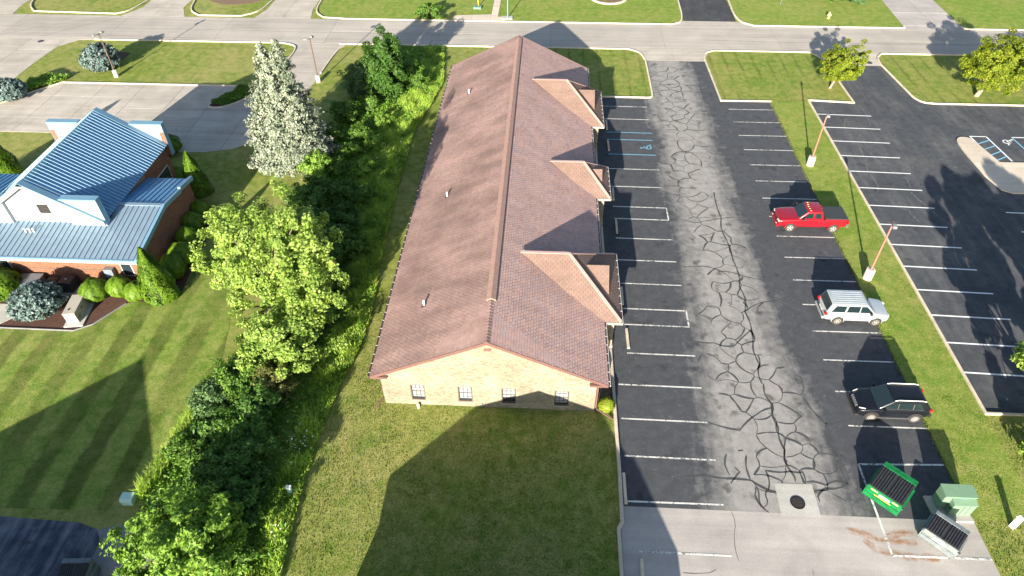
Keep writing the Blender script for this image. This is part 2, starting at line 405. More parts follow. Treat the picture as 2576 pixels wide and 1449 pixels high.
def kerb(name, pts, closed=False, wd=0.16, h=0.15, mat='kerb', z0=-0.05, label=None):
    """kerb swept along a ground line"""
    n = len(pts); L = []; Rr = []
    for i in range(n):
        a = Vector(pts[i - 1] if (closed or i > 0) else pts[i]); b = Vector(pts[(i + 1) % n] if (closed or i < n - 1) else pts[i])
        p = Vector(pts[i]); d1 = (p - a); d2 = (b - p)
        d1 = d1.normalized() if d1.length > 1e-6 else d2.normalized(); d2 = d2.normalized() if d2.length > 1e-6 else d1
        d = (d1 + d2); d = d.normalized() if d.length > 1e-6 else d1
        nn = Vector((-d.y, d.x)) / max(0.5, d.dot(d1)) * (wd / 2); L.append(p + nn); Rr.append(p - nn)
    vs_ = []
    for i in range(n):
        vs_ += [(L[i].x, L[i].y, z0), (L[i].x, L[i].y, h - 0.02), (L[i].x * .9 + Rr[i].x * .1, L[i].y * .9 + Rr[i].y * .1, h),
                (L[i].x * .1 + Rr[i].x * .9, L[i].y * .1 + Rr[i].y * .9, h), (Rr[i].x, Rr[i].y, h - 0.02), (Rr[i].x, Rr[i].y, z0)]
    fs = []
    for i in range(n if closed else n - 1):
        j = (i + 1) % n
        for k in range(5): fs.append((i * 6 + k, i * 6 + k + 1, j * 6 + k + 1, j * 6 + k))
    if not closed: fs += [(0, 1, 2, 3, 4, 5), tuple((n - 1) * 6 + k for k in (5, 4, 3, 2, 1, 0))]
    o = MB().add(vs_, fs).build(name, M[mat]); o['kind'] = 'structure'; return o

sheet('ground', [(-400, -200), (400, -200), (400, 700), (-400, 700)], 0.0, M['grass'])

# street: two lanes with gutters, each slab a piece
YN, YF = 82.4, 90.4
xs = [-200] + [-86 + 14.4 * i for i in range(12)] + [200]
slab_field('road', [(-200, YN), (200, YN), (200, YF), (-200, YF)], xs, [YN, YN + 0.62, YN + 4.0, YF - 0.62, YF], 0.004, 0.022, M['road'], 0.025)

# main parking lot of the brick office
LOT = [(5.25, 20.05), (24.68, 20.05), (24.70, 69.35), (19.22, 69.35), (19.12, 79.3), (11.93, 79.3), (11.92, 69.55), (5.25, 69.55)]
lot = sheet('parking_lot', LOT, 0.012, M['lot'])
sheet('concrete_lot', [(4.9, -12), (25.1, -12), (24.75, 20.05), (5.0, 20.05)], 0.010, M['greyconc'])
slab_field('driveway_apron', [(11.2, 82.38), (20.0, 82.38), (19.0, 79.3), (12.0, 79.3)], [10, 15.5, 21], [79, 82.5], 0.006, 0.020, M['concrete'], 0.02)
slab_field('driveway_apron', [(32.9, 82.38), (40.9, 82.38), (39.75, 79.0), (33.5, 79.0)], [32, 36.7, 42], [78.5, 82.5], 0.006, 0.020, M['concrete'], 0.02)
LOT2 = [(28.9, 27.75), (90, 27.75), (90, 69.6), (42.0, 69.6), (40.6, 71.0), (39.75, 79.0), (33.5, 79.0), (33.65, 69.5), (28.85, 69.8)]
lot2 = sheet('neighbour_parking_lot', LOT2, 0.012, M['lot2'])

# strip lawns by the street with mower tracks
sheet('lawn', [(19.2, 69.45), (24.75, 69.3), (28.8, 69.9), (33.6, 69.5), (33.5, 78.6), (32.9, 81.4), (32.3, 82.2), (20.5, 82.3), (19.2, 80)], 0.03, M['lawn_tracks'])
sheet('lawn', [(4.5, 69.65), (11.5, 69.65), (11.85, 70.6), (11.8, 79.1), (11.5, 81.3), (10.2, 82.3), (-7, 82.3), (-7, 70.8), (4.5, 70.8)], 0.03, M['lawn_tracks'])
sheet('lawn', [(40.9, 82.0), (90, 82.2), (90, 69.7), (42, 69.7), (40.7, 71), (39.9, 79.3), (40.3, 81.2)], 0.03, M['lawn_tracks'])
sheet('lawn', [(-60, 18.2), (-29.5, 18.2), (-24.2, 18.3), (-23.6, 20.5), (-21.3, 27), (-22.5, 33), (-24.2, 39), (-27.7, 40), (-27.4, 35.8), (-30.9, 34.95), (-33.6, 31.9), (-60, 32.0)], 0.012, M['lawn_stripes'])
sheet('lawn', [(24.7, 20.2), (28.7, 20.2), (28.7, 69.7), (24.72, 69.4)], 0.02, M['lawn_far'])

# kerbs round the islands
rnd = smooth_line
kerb('kerb', rnd([(11.92, 79.4), (11.9, 70.4), (11.75, 69.7), (11.2, 69.62)], it=2) + [(5.6, 69.62)])
kerb('kerb', [(-80, 82.36), (-58.4, 82.36)] if False else [(-26.3, 82.36), (9.6, 82.36)] + rnd([(10.2, 82.3), (11.5, 81.4), (11.85, 79.6)], it=2))
kerb('kerb', rnd([(19.1, 79.5), (19.25, 81.5), (20.6, 82.36)], it=2) + [(31.9, 82.36)] + rnd([(32.3, 82.3), (33.1, 81.2), (33.45, 78.8)], it=2) + [(33.62, 69.45), (28.84, 69.82), (28.80, 30.2), (28.80, 27.66), (90, 27.66)])
kerb('kerb', [(19.12, 79.4), (19.24, 69.28), (24.7, 69.34)])
kerb('kerb', rnd([(39.85, 79.1), (40.0, 81.2), (41.0, 82.36)], it=2) + [(90, 82.36)])
kerb('kerb', [(39.85, 79.2), (40.5, 71.3)] + rnd([(40.6, 70.8), (41.1, 69.8), (42.4, 69.6)], it=2) + [(90, 69.6)])
# walk island in the neighbour lot
WALK = rnd([(41.25, 55.5), (41.1, 61.4), (41.7, 62.5), (42.7, 62.5), (43.05, 61.7)], it=2) + [(43.7, 57.9), (90, 57.9), (90, 52.7), (42.5, 52.7)] + [(41.7, 53.2)]
slab_field('sidewalk', WALK, [40, 46, 52, 60, 90], [50, 57.6, 64], 0.012, 0.13, M['walk'], 0.02)
# low concrete kerb wall between the office lawn and its lot
kerb('kerb', [(5.12, 31.9), (5.12, 22.1), (5.06, 19.0), (4.84, 18.6), (4.82, 6)], wd=0.2, h=0.2, mat='walk')
kerb('kerb', [(5.12, 38.6), (5.12, 46.0)], wd=0.2, h=0.16, mat='walk')
kerb('kerb', [(5.12, 50.7), (5.12, 57.9)], wd=0.2, h=0.16, mat='walk')
kerb('kerb', [(5.12, 64.9), (5.12, 69.5)], wd=0.2, h=0.16, mat='walk')

# blue-roof neighbour: concrete drives
D1 = [(-90, 82.38), (-58.4, 82.38), (-60.2, 82.2), (-61.8, 80.2), (-62.1, 75), (-62.0, 71), (-63.5, 66), (-90, 66)]
slab_field('driveway', D1, [-90, -76, -71, -66.5, -62, -57], [66, 70.5, 75, 79, 82.5], 0.006, 0.022, M['concrete'], 0.03)
D2 = [(-90, 59.3), (-50.7, 59.3), (-44, 56.6), (-38.5, 56.2), (-33.5, 56.3), (-31, 57.0), (-29, 58.6), (-27.6, 62), (-26.8, 70), (-26.4, 74.3), (-26.1, 80), (-25.6, 82.38),
      (-33.4, 82.38), (-31.7, 81.6), (-31.4, 80.6), (-31.4, 78.4), (-31.7, 73), (-32.6, 70.5), (-34.6, 70.3), (-55.7, 70.3), (-58.2, 67.3), (-59.9, 64.9), (-90, 64.9)]
slab_field('driveway', D2, [-90, -74, -69, -64.3, -59.7, -55.1, -50.5, -45.9, -41.3, -36.7, -32.1, -24], [56, 59.9, 62.3, 64.7, 67.2, 70.4, 74.5, 78.5, 82.5], 0.006, 0.022, M['concrete'], 0.035)
kerb('kerb', [(-55.8, 70.36), (-34.6, 70.36)])
kerb('kerb', rnd([(-34.6, 70.36), (-36.95, 65.7), (-36.2, 65.1), (-34.8, 65.35), (-32.7, 67.9), (-32.5, 70.4)], it=2), wd=0.14)
kerb('kerb', [(-58.2, 82.36), (-34.0, 82.36)] + rnd([(-33.4, 82.3), (-31.7, 81.6), (-31.4, 80.3), (-31.4, 78.5), (-31.7, 73)], it=2))
kerb('kerb', [(-60.0, 64.9), (-58.3, 67.4), (-55.8, 70.3)], wd=0.14)
kerb('kerb', rnd([(-26.5, 74.0), (-26.2, 80.1), (-25.4, 82.3)], it=2), wd=0.14)
kerb('kerb', rnd([(-80, 82.36), (-73.3, 82.3), (-71.6, 81.0), (-72.5, 79.2)], it=2))
sheet('planting_bed', [(-34.6, 70.2), (-36.8, 65.8), (-36.1, 65.3), (-34.8, 65.5), (-32.9, 67.9), (-32.6, 70.3)], 0.05, M['mulch'])

# far side of the street
kerb('kerb', rnd([(-74.2, 96), (-73.3, 93.4), (-71.5, 91.4)], it=2) + [(-60, 91.0)] + rnd([(-59.6, 91.0), (-58.2, 92), (-57.3, 97)], it=2))
kerb('kerb', rnd([(-50.8, 97), (-49.9, 92.6), (-47.9, 90.9)], it=2) + rnd([(-42, 90.9), (-39.9, 92.6), (-39.4, 98)], it=2))
kerb('kerb', rnd([(-32.5, 98), (-32.3, 92.9), (-30.6, 90.9)], it=2) + [(-27, 90.5), (16.0, 90.46)] + rnd([(16.5, 90.46), (18.2, 91.6), (18.4, 100)], it=2))
kerb('kerb', rnd([(25.6, 101), (25.2, 92), (27.2, 90.46)], it=2) + [(45.6, 90.46)] + rnd([(46.2, 90.46), (46.8, 90.5), (46.85, 91.2)], it=1))
kerb('kerb', rnd([(54.3, 91.3), (54.6, 90.46), (56, 90.46)], it=1) + [(90, 90.46)])
for x0, x1, xt0, xt1 in ((-100, -74.0, -100, -74.6), (-58.6, -49.7, -57.0, -51.2), (-40.0, -32.2, -39.2, -32.8)):
    slab_field('driveway', [(x0, YF + 0.0), (x1, YF + 0.0), (xt1, 93.6), (xt1, 125), (xt0, 125), (xt0, 93.6)], [x0, (x0 + x1) / 2, x1], [90.2, 96, 101, 106, 125], 0.006, 0.022, M['concrete'], 0.03)
sheet('driveway', [(18.2, 91.8), (25.2, 91.8), (25.6, 125), (18.5, 125)], 0.012, M['drive'])
slab_field('driveway_apron', [(16.7, YF), (27.0, YF), (25.2, 91.8), (18.2, 91.8)], [16, 21.7, 28], [90, 92], 0.006, 0.020, M['concrete'], 0.02)
slab_field('driveway', [(46.8, YF), (54.4, YF), (54.4, 91.4), (54.8, 125), (48.5, 125), (46.9, 91.4)], [46, 51.0, 56], [90, 91.4, 96, 101, 125], 0.006, 0.022, M['greyconc'], 0.05)
slab_field('sidewalk', [(-12.9, 90.6), (-5.6, 90.6), (-6.1, 92.2), (-6.85, 92.2), (-6.7, 125), (-7.7, 125), (-7.75, 93.0), (-12.9, 92.4)], [-13, -10.4, -7.8, -5], [90, 93, 97, 101, 125], 0.006, 0.022, M['walk'], 0.02)
sheet('lawn', [(-31, 91), (-13, 91), (-13, 93), (-7.9, 93.2), (-7.9, 120), (-33, 120), (-32.2, 93)], 0.01, M['lawn_far'])
sheet('lawn', [(-6.6, 93), (-5.4, 91), (16.4, 91), (18.2, 93), (18.2, 120), (-6.6, 120)], 0.01, M['lawn_far'])
sheet('lawn', [(25.4, 92), (27.2, 90.8), (46.3, 90.8), (46.8, 92), (48.3, 120), (25.7, 120)], 0.01, M['lawn_far'])
sheet('lawn', [(54.6, 91.5), (55, 90.8), (90, 90.8), (90, 120), (54.9, 120)], 0.01, M['lawn_far'])
# lower left: old asphalt and gravel
sheet('old_asphalt_lot', [(-60, 17.7), (-30, 17.65), (-25.4, 17.5), (-24.2, 17.15), (-23.75, 16.5), (-23.7, 15.6), (-24.0, 14), (-24.5, 0), (-60, 0)], 0.02, M['oldasphalt'])
sheet('gravel_patch', [(-24.3, 17.1), (-22.6, 17.6), (-20.5, 16.5), (-20, 10), (-24.4, 10), (-23.7, 15.5), (-23.6, 16.5)], 0.012, M['gravel'])
# beds along the office front
for y0, y1 in ((26.7, 30.6), (39.2, 45.6), (51.2, 57.4), (65.3, 69.5)):
    sheet('planting_bed', [(3.8, y0), (5.05, y0), (5.05, y1), (3.8, y1)], 0.06, M['soil'])
for y0, y1 in ((30.6, 39.2), (45.6, 51.2), (57.4, 65.3)):
    slab_field('walkway', [(3.8, y0), (5.24, y0), (5.24, y1), (3.8, y1)], [3.7, 5.3], list(np.linspace(y0, y1, 5)), 0.03, 0.14, M['paleconc'], 0.02)
# ------------------------------------------------------------------ parking lines and symbols
def line(p0, p1, mat, parent, wd=0.11, z=0.020, name='parking_line'):
    p0 = Vector(p0); p1 = Vector(p1); d = (p1 - p0).normalized(); n = Vector((-d.y, d.x)) * wd / 2
    return MB().quad((*(p0 + n), z), (*(p0 - n), z), (*(p1 - n), z), (*(p1 + n), z)).build(name, M[mat], parent)
LY = [67.55, 64.8, None, None, None, 55.2, 52.25, 49.1, 47.33, 44.62, 41.8, 39.0, 36.2, 34.55, 31.76, 28.94, 26.16, 23.4]
for y in LY:
    if y is None: continue
    x0 = 6.28 if y > 30 else 5.5
    line((x0, y), (10.98, y - 0.05), 'white_line', lot)
for y in (62.02, 60.6, 57.82): line((6.36, y), (10.96, y - 0.05), 'blue_line', lot)
line((10.98, 49.1), (10.98, 47.3), 'white_line', lot); line((10.96, 36.2), (10.94, 34.52), 'white_line', lot)
line((5.5, 20.36), (10.94, 20.4), 'white_line', lot); line((5.9, 17.4), (10.85, 17.38), 'white_line', lot)
RY = [67.45 - 2.743 * i for i in range(16)]
for y in RY: line((19.76, y), (24.62, y + 0.02), 'white_line', lot, 0.10)
line((19.5, 23.5), (24.6, 23.7), 'white_line', lot, 0.12)
line((19.5, 23.5), (19.5, 17.83), 'white_line', lot, 0.12); line((19.47, 17.83), (24.75, 17.88), 'white_line', lot, 0.13)
for i in range(14):
    y = 66.8 - 2.745 * i
    line((28.92, y), (34.55, y - 0.2), 'lotline2', lot2, 0.13)
for i in range(9):
    y = 49.8 - 2.745 * i; line((40.5, y), (46, y - 0.2), 'lotline2', lot2, 0.13)
# blue hatch and wheelchair symbols
HA = [(43.08, 62.83), (44.71, 62.83), (45.10, 58.1), (43.57, 57.96)]
line(HA[0], HA[1], 'lotline2', lot2, 0.14); line(HA[1], HA[2], 'lotline2', lot2, 0.14); line(HA[0], HA[3], 'lotline2', lot2, 0.14)
for t in (0.2, 0.42, 0.64, 0.84):
    a = Vector(HA[0]).lerp(Vector(HA[3]), min(1, t + 0.1)); b = Vector(HA[1]).lerp(Vector(HA[2]), t - 0.06); line(a, b, 'blue_line', lot2, 0.14, 0.021)
line((47.2, 62.8), (49.2, 62.8), 'lotline2', lot2, 0.14); line((47.2, 62.8), (47.6, 58.1), 'blue_line', lot2, 0.14)

def wheelchair(c, s, mat, parent, rz=0.0):
    """painted wheelchair symbol: wheel ring, back, seat, leg, head"""
    mb = MB(); z = 0.021
    def ring(cx, cy, r0, r1, a0, a1, n=20):
        for i in range(n):
            t0 = a0 + (a1 - a0) * i / n; t1 = a0 + (a1 - a0) * (i + 1) / n
            mb.quad((cx + r0 * math.cos(t0), cy + r0 * math.sin(t0), z), (cx + r1 * math.cos(t0), cy + r1 * math.sin(t0), z),
                    (cx + r1 * math.cos(t1), cy + r1 * math.sin(t1), z), (cx + r0 * math.cos(t1), cy + r0 * math.sin(t1), z))
    ring(0, 0, 0.30, 0.42, R(-250), R(30)); ring(-0.16, 0.82, 0.0, 0.12, 0, 2 * math.pi, 12)
    def st(a, b, wd=0.12):
        a = Vector(a); b = Vector(b); d = (b - a).normalized(); n = Vector((-d.y, d.x)) * wd / 2
        mb.quad((*(a + n), z), (*(a - n), z), (*(b - n), z), (*(b + n), z))
    st((-0.16, 0.68), (-0.10, 0.1)); st((-0.14, 0.42), (0.22, 0.40), 0.09); st((-0.10, 0.1), (0.34, 0.06)); st((0.34, 0.1), (0.52, -0.34)); st((0.48, -0.36), (0.66, -0.30), 0.09)
    o = mb.build('wheelchair_symbol', M[mat], parent); o.location = (c[0], c[1], 0); o.scale = (s, s, 1); o.rotation_euler = (0, 0, rz); return o
wheelchair((10.35, 59.2), 0.85, 'blue_line', lot, R(90)); wheelchair((46.3, 61.9), 0.95, 'lotline2', lot2, R(-70))

# crack sealant: tar ribbons along the crack network in the traffic lane
def ribbons(polys, z, mat, name, parent=None, kind=None):
    V = []; F = []
    for pts, wd in polys:
        P_ = [Vector(pts[0])]
        for a, b in zip(pts[:-1], pts[1:]):
            a = Vector(a); b = Vector(b); d = b - a; n = max(1, int(d.length / 0.22)); nn = Vector((-d.y, d.x)).normalized() if d.length > 1e-6 else Vector((0, 0))
            bow = random.choice((-1, 1)) * random.uniform(0.02, 0.14) * min(d.length, 1.6)
            for i in range(1, n + 1):
                t = i / n; P_.append(a + d * t + nn * (bow * math.sin(math.pi * t) + (random.uniform(-0.012, 0.012) if i < n else 0)))
        base = len(V); ph = random.uniform(0, 6)
        for i, p in enumerate(P_):
            d = (P_[min(i + 1, len(P_) - 1)] - P_[max(i - 1, 0)]); n = Vector((-d.y, d.x)).normalized() if d.length > 1e-6 else Vector((1, 0))
            ww = wd * (0.62 + 0.5 * abs(math.sin(i * 0.45 + ph)) + random.uniform(-0.12, 0.12)) / 2
            if i in (0, len(P_) - 1): ww *= 0.6
            V += [(*(p + n * ww), z), (*(p - n * ww), z)]
        for i in range(len(P_) - 1): F.append((base + 2 * i, base + 2 * i + 1, base + 2 * i + 3, base + 2 * i + 2))
    me = flat_mesh(name, V, F, M[mat]); o = obj(name, me, parent)
    if kind: o['kind'] = kind
    return o
polys = []
vr = random.Random(31)
def crack_centre(y): return 14.0 + 0.6 * math.sin(y * 0.33) + (1.0 - (y - 20) * 0.02 if y < 40 else 0.4 * math.sin(y * 0.2))
def crack_half(y): return (2.2 if y > 62 else 1.7 if y > 33 else 2.9) * (0.85 + 0.25 * math.sin(y * 0.9))
sites = []
for _ in range(9000):
    y = vr.uniform(19, 80); x = vr.uniform(8, 20)
    dens = 0.55 + 0.45 * math.sin(x * 1.9 + y * 0.7) * math.sin(y * 0.45 - x * 0.4)       # tight and open patches
    gap = 0.55 + 1.15 * (1 - dens)
    if all((x - a) ** 2 + (y - b) ** 2 > gap * gap for a, b in sites): sites.append((x, y))
for a, (ax, ay) in enumerate(sites):
    if abs(ax - crack_centre(ay)) > crack_half(ay) + 1.2: continue
    cellp = [((ax - 3, ay - 3), None), ((ax + 3, ay - 3), None), ((ax + 3, ay + 3), None), ((ax - 3, ay + 3), None)]   # vertex, id of the edge that starts there
    for b, (bx, by) in enumerate(sites):
        if a == b or (bx - ax) ** 2 + (by - ay) ** 2 > 30: continue
        mx, my, nx, ny = (ax + bx) / 2, (ay + by) / 2, bx - ax, by - ay; new = []
        for k in range(len(cellp)):
            (p, pid), (q, _) = cellp[k], cellp[(k + 1) % len(cellp)]
            sp = (p[0] - mx) * nx + (p[1] - my) * ny; sq = (q[0] - mx) * nx + (q[1] - my) * ny
            if sp <= 0: new.append((p, pid))
            if (sp <= 0) != (sq <= 0):
                t = sp / (sp - sq); x_ = (p[0] + (q[0] - p[0]) * t, p[1] + (q[1] - p[1]) * t); new.append((x_, b if sp <= 0 else pid))
        cellp = new
        if len(cellp) < 3: break
    for k in range(len(cellp)):
        (p, pid), (q, _) = cellp[k], cellp[(k + 1) % len(cellp)]
        if pid is None or pid < a: continue
        mx, my = (p[0] + q[0]) / 2, (p[1] + q[1]) / 2; ln = math.hypot(p[0] - q[0], p[1] - q[1]); dd = abs(mx - crack_centre(my)) / crack_half(my)
        pr = 0.93 if dd < 0.7 else 0.72 if dd < 1.0 else 0.2 if dd < 1.4 else 0.0
        if my > 77.8 or my < 20.6 or ln < 0.12: pr = 0
        if vr.random() < pr: polys.append(([p, q], vr.choice((0.055, 0.08, 0.10, 0.12, 0.15))))
# long seams
def zg(Rn, *pts):
    ox, oy = {2: (858.67, 0), 3: (1717.33, 0), 5: (858.67, 483), 6: (1717.33, 483), 9: (1717.33, 966), 8: (858.67, 966)}[Rn]
    return [G(ox + x / 3, oy + y / 3) for x, y in pts]
polys.append((zg(6, (235, 0), (290, 200), (330, 360), (380, 520), (430, 720), (470, 900), (530, 1120), (580, 1300), (600, 1449)), 0.12))
polys.append((zg(9, (610, 0), (670, 150), (720, 330), (770, 500), (815, 660), (850, 740)), 0.13))
polys.append((zg(9, (910, 100), (1080, 300), (1150, 480), (1190, 640), (1240, 740)), 0.14))
polys.append((zg(9, (0, 290), (190, 290), (430, 350), (560, 230), (670, 180)), 0.12))
polys.append((zg(9, (0, 705), (180, 690), (330, 715), (520, 730), (640, 800), (705, 815)), 0.15))
polys.append((zg(9, (645, 800), (625, 655), (810, 660), (905, 665), (930, 740), (1080, 765), (1250, 750)), 0.13))
polys.append((zg(9, (520, 730), (575, 850), (610, 935), (640, 880), (635, 800)), 0.08))
polys.append((zg(9, (1250, 750), (1080, 790), (1020, 850), (1035, 890)), 0.14))
polys.append((zg(9, (330, 530), (355, 690)), 0.12)); polys.append((zg(9, (480, 540), (510, 720)), 0.12))
polys.append((zg(6, (0, 210), (120, 230), (380, 190), (650, 200)), 0.09)); polys.append((zg(6, (0, 565), (150, 560), (280, 600), (440, 630), (650, 665)), 0.09))
polys.append((zg(6, (480, 900), (620, 830), (800, 800), (960, 830)), 0.09)); polys.append((zg(6, (0, 1100), (240, 1140), (390, 1160), (520, 1040)), 0.11))
polys.append((zg(9, (1075, 300), (1180, 290), (1280, 260)), 0.10))
ribbons(polys, 0.0165, 'seal', 'crack_sealant', lot)
thin = [(zg(5, (2090, 1350), (2240, 1330), (2420, 1300), (2576, 1355)), 0.035), (zg(5, (2420, 1030), (2440, 1160), (2425, 1300)), 0.03), (zg(5, (2150, 770), (2300, 790), (2400, 815), (2576, 760)), 0.03),
        (zg(8, (2150, 660), (2300, 660), (2480, 700), (2560, 740), (2560, 900)), 0.03), (zg(5, (2160, 600), (2400, 580), (2560, 570)), 0.03)]
ribbons(thin, 0.0165, 'seal', 'hairline_cracks', lot)
ribbons([(zg(9, (365, 960), (390, 1130), (425, 1340)), 0.03), (zg(9, (0, 1425), (130, 1430), (250, 1400)), 0.03), (zg(9, (980, 1400), (990, 1449)), 0.04)], 0.0165, 'seal', 'hairline_cracks', lot)
ribbons([([(-76, 86.3), (-40, 86.15), (-15, 86.0), (-8, 86.0)], 0.05), ([(20, 85.6), (40, 85.4), (60, 85.5)], 0.05), ([(-60, 83.6), (-50, 83.5), (-42, 83.6)], 0.05), ([(-14.8, 82.9), (-14.6, 84.1), (-12.8, 84.2), (-12.6, 83)], 0.06), ([(-66, 83), (-62, 87), (-58, 90.2)], 0.04),
         ([(-73, 82.6), (-66, 87), (-59.6, 90.3)], 0.04)], 0.029, 'seal', 'road_crack_sealant', None, 'structure')
# chalky scuffs on the neighbour lot
chalk = paint_line_mat('chalk', (0.16, 0.15, 0.14), (0.035, 0.037, 0.042), 0.5); M['chalk'] = chalk
ribbons([(zg(3, (1240, 900), (1230, 960), (1270, 1030), (1340, 1130), (1380, 1230), (1440, 1350), (1470, 1449)), 0.09), (zg(3, (1340, 1010), (1330, 1060), (1420, 1160), (1540, 1270), (1700, 1360), (1720, 1410)), 0.09),
         (zg(3, (1420, 960), (1380, 860), (1330, 800)), 0.09), (zg(6, (1560, 20), (1600, 100), (1700, 140), (1800, 230)), 0.12), (zg(6, (1720, 0), (1850, 110), (2000, 230), (2050, 400), (2100, 560)), 0.12)], 0.0165, 'chalk', 'scuff_marks', lot2)
# rust stains running from the dumpster
for pts in ([(1770, 1205), (1640, 1190), (1480, 1180), (1330, 1120), (1230, 1090)], [(1940, 1325), (1800, 1310), (1650, 1290), (1450, 1250), (1360, 1180)], [(1740, 1130), (1650, 1125), (1540, 1140)]):
    for k, wd in enumerate((0.42, 0.26, 0.15, 0.08)): ribbons([(zg(9, *pts), wd)], 0.0135 + 0.0008 * k, 'rust', 'rust_stain', lot)
# storm drain pad
pad = sheet('drain_pad', [(14.15, 21.95), (16.33, 22.0), (16.3, 19.86), (14.1, 19.86)], 0.024, M['paleconc'])
gr = empty('storm_drain', (15.2, 20.75, 0.026), 0, 'round dark iron drain grate in the pale square concrete pad', 'drain grate')
MB().lathe([(0.42, 0.0), (0.42, 0.02), (0.34, 0.022), (0.34, 0.004)], n=28).build('rim', M['dark'], gr, 40)
for k in range(-3, 4):
    hw = math.sqrt(max(0.0, 0.34 ** 2 - (k * 0.09) ** 2)); MB().box(-hw, k * 0.09 - 0.022, 0.004, hw, k * 0.09 + 0.022, 0.018).build('bar', M['gutter'], gr)
# ------------------------------------------------------------------ brick office
def shingle_face(mb_list, o, u, v, poly, pw=0.30, pe=0.18, lift=0.004, full=None):
    """shingles on a plane: origin o, unit u along the eave, unit v up the slope, convex polygon in (u,v)"""
    o = Vector(o); u = Vector(u); v = Vector(v); n = u.cross(v).normalized()
    if n.z < 0: n = -n
    a0 = min(p[0] for p in poly); a1 = max(p[0] for p in poly); b1 = max(p[1] for p in poly); b0 = min(p[1] for p in poly)
    if sum(poly[i - 1][0] * poly[i][1] - poly[i][0] * poly[i - 1][1] for i in range(len(poly))) < 0: poly = poly[::-1]
    rows = int((b1 - b0) / pe) + 1
    for r in range(rows):
        y0 = b0 + r * pe; y1 = y0 + pe + 0.02
        off = (r % 2) * pw / 2 + random.uniform(-0.02, 0.02); k = int((a1 - a0) / pw) + 2
        for c in range(-1, k):
            x0 = a0 + c * pw - off; g = 0.011
            q = [(x0 + g, y0), (x0 + pw - g, y0), (x0 + pw - g, y1), (x0 + g, y1)]
            cl = clip_poly(q, poly)
            if len(cl) < 3 or area(cl) < 0.003: continue
            t = random.uniform(0.014, 0.028)
            if full is not None and len(cl) == 4 and abs(area(cl) - area(q)) < 1e-6:
                full.append((o + u * (x0 + pw / 2) + v * y0 + n * lift, u, v, n, t, len(mb_list.f), len(mb_list.v)))
            lo = y0
            top = [o + u * p[0] + v * p[1] + n * (lift + t * (1 - (p[1] - lo) / (y1 - lo)) + 0.002) for p in cl]
            b = len(mb_list.v); mb_list.v += [tuple(p) for p in top]; mb_list.f.append(tuple(range(b, b + len(top))))
            ed = [p for p in cl if abs(p[1] - lo) < 1e-6]
            if len(ed) >= 2:
                e0, e1 = ed[0], ed[1]; w4 = [o + u * e0[0] + v * e0[1] + n * (lift + t + 0.002), o + u * e0[0] + v * e0[1] + n * lift * 0.5,
                                            o + u * e1[0] + v * e1[1] + n * lift * 0.5, o + u * e1[0] + v * e1[1] + n * (lift + t + 0.002)]
                i0 = cl.index(e0); i1 = cl.index(e1); b2 = len(mb_list.v); mb_list.v += [tuple(w4[1]), tuple(w4[2])]
                mb_list.f.append((b + i0, b2, b2 + 1, b + i1))

def raw_build(mb, name, mat, parent, kind=None):
    me = bpy.data.meshes.new(name); me.from_pydata(mb.v, [], mb.f); me.materials.append(mat); me.update()
    o = obj(name, me, parent)
    if kind: o['kind'] = kind
    return o

XL, XR, XM, ZE, ZR, Y0, Y1 = -10.32, 4.42, -2.95, 3.0, 6.5, 26.36, 70.35
WL, WR, WF, WB = -9.76, 3.76, 26.66, 70.05
off = empty('office_building', (XM, WF, 0), 0, 'long tan brick office with brown shingle gable roof and three hipped entrances', 'building')
def reparent(o, p):
    o.parent = p; o.matrix_parent_inverse = Matrix.Translation(-p.location) if p.type == 'EMPTY' else Matrix(); return o
class Rel:
    """build in world coordinates under a thing whose empty is moved to its base"""
    def __init__(s, root): s.root = root; s.off = Vector(root.location)
    def b(s, mb, name, mat, parent=None, **kw):
        o = mb.build(name, mat, None, **kw); return s.put(o, parent)
    def put(s, o, parent=None):
        if parent is None or parent is s.root:
            o.parent = s.root; o.location = o.location - s.off
        else:
            o.parent = parent
        return o
B = Rel(off)
# roof deck = part; shingles, vents, gutters = its pieces
mb = MB()
th = 0.12
for sgn, xe in ((-1, XL), (1, XR)):
    mb.add([(xe, Y0, ZE), (xe, Y1, ZE), (XM, Y1, ZR), (XM, Y0, ZR), (xe, Y0, ZE - th), (xe, Y1, ZE - th), (XM, Y1, ZR - th), (XM, Y0, ZR - th)],
           [(0, 1, 2, 3), (4, 5, 6, 7), (0, 1, 5, 4), (0, 3, 7, 4), (1, 2, 6, 5)])
roof = B.b(mb, 'roof', M['deck'])
def onroof(o): o.parent = roof; return o
full = []
slope = math.hypot(XM - XL, ZR - ZE)
mbl = MB(); vdir = Vector((XM - XL, 0, ZR - ZE)).normalized()
shingle_face(mbl, (XL, Y0, ZE), (0, 1, 0), vdir, [(0, 0), (Y1 - Y0, 0), (Y1 - Y0, slope), (0, slope)], full=None)
mbr = MB(); vdir2 = Vector((XM - XR, 0, ZR - ZE)).normalized()
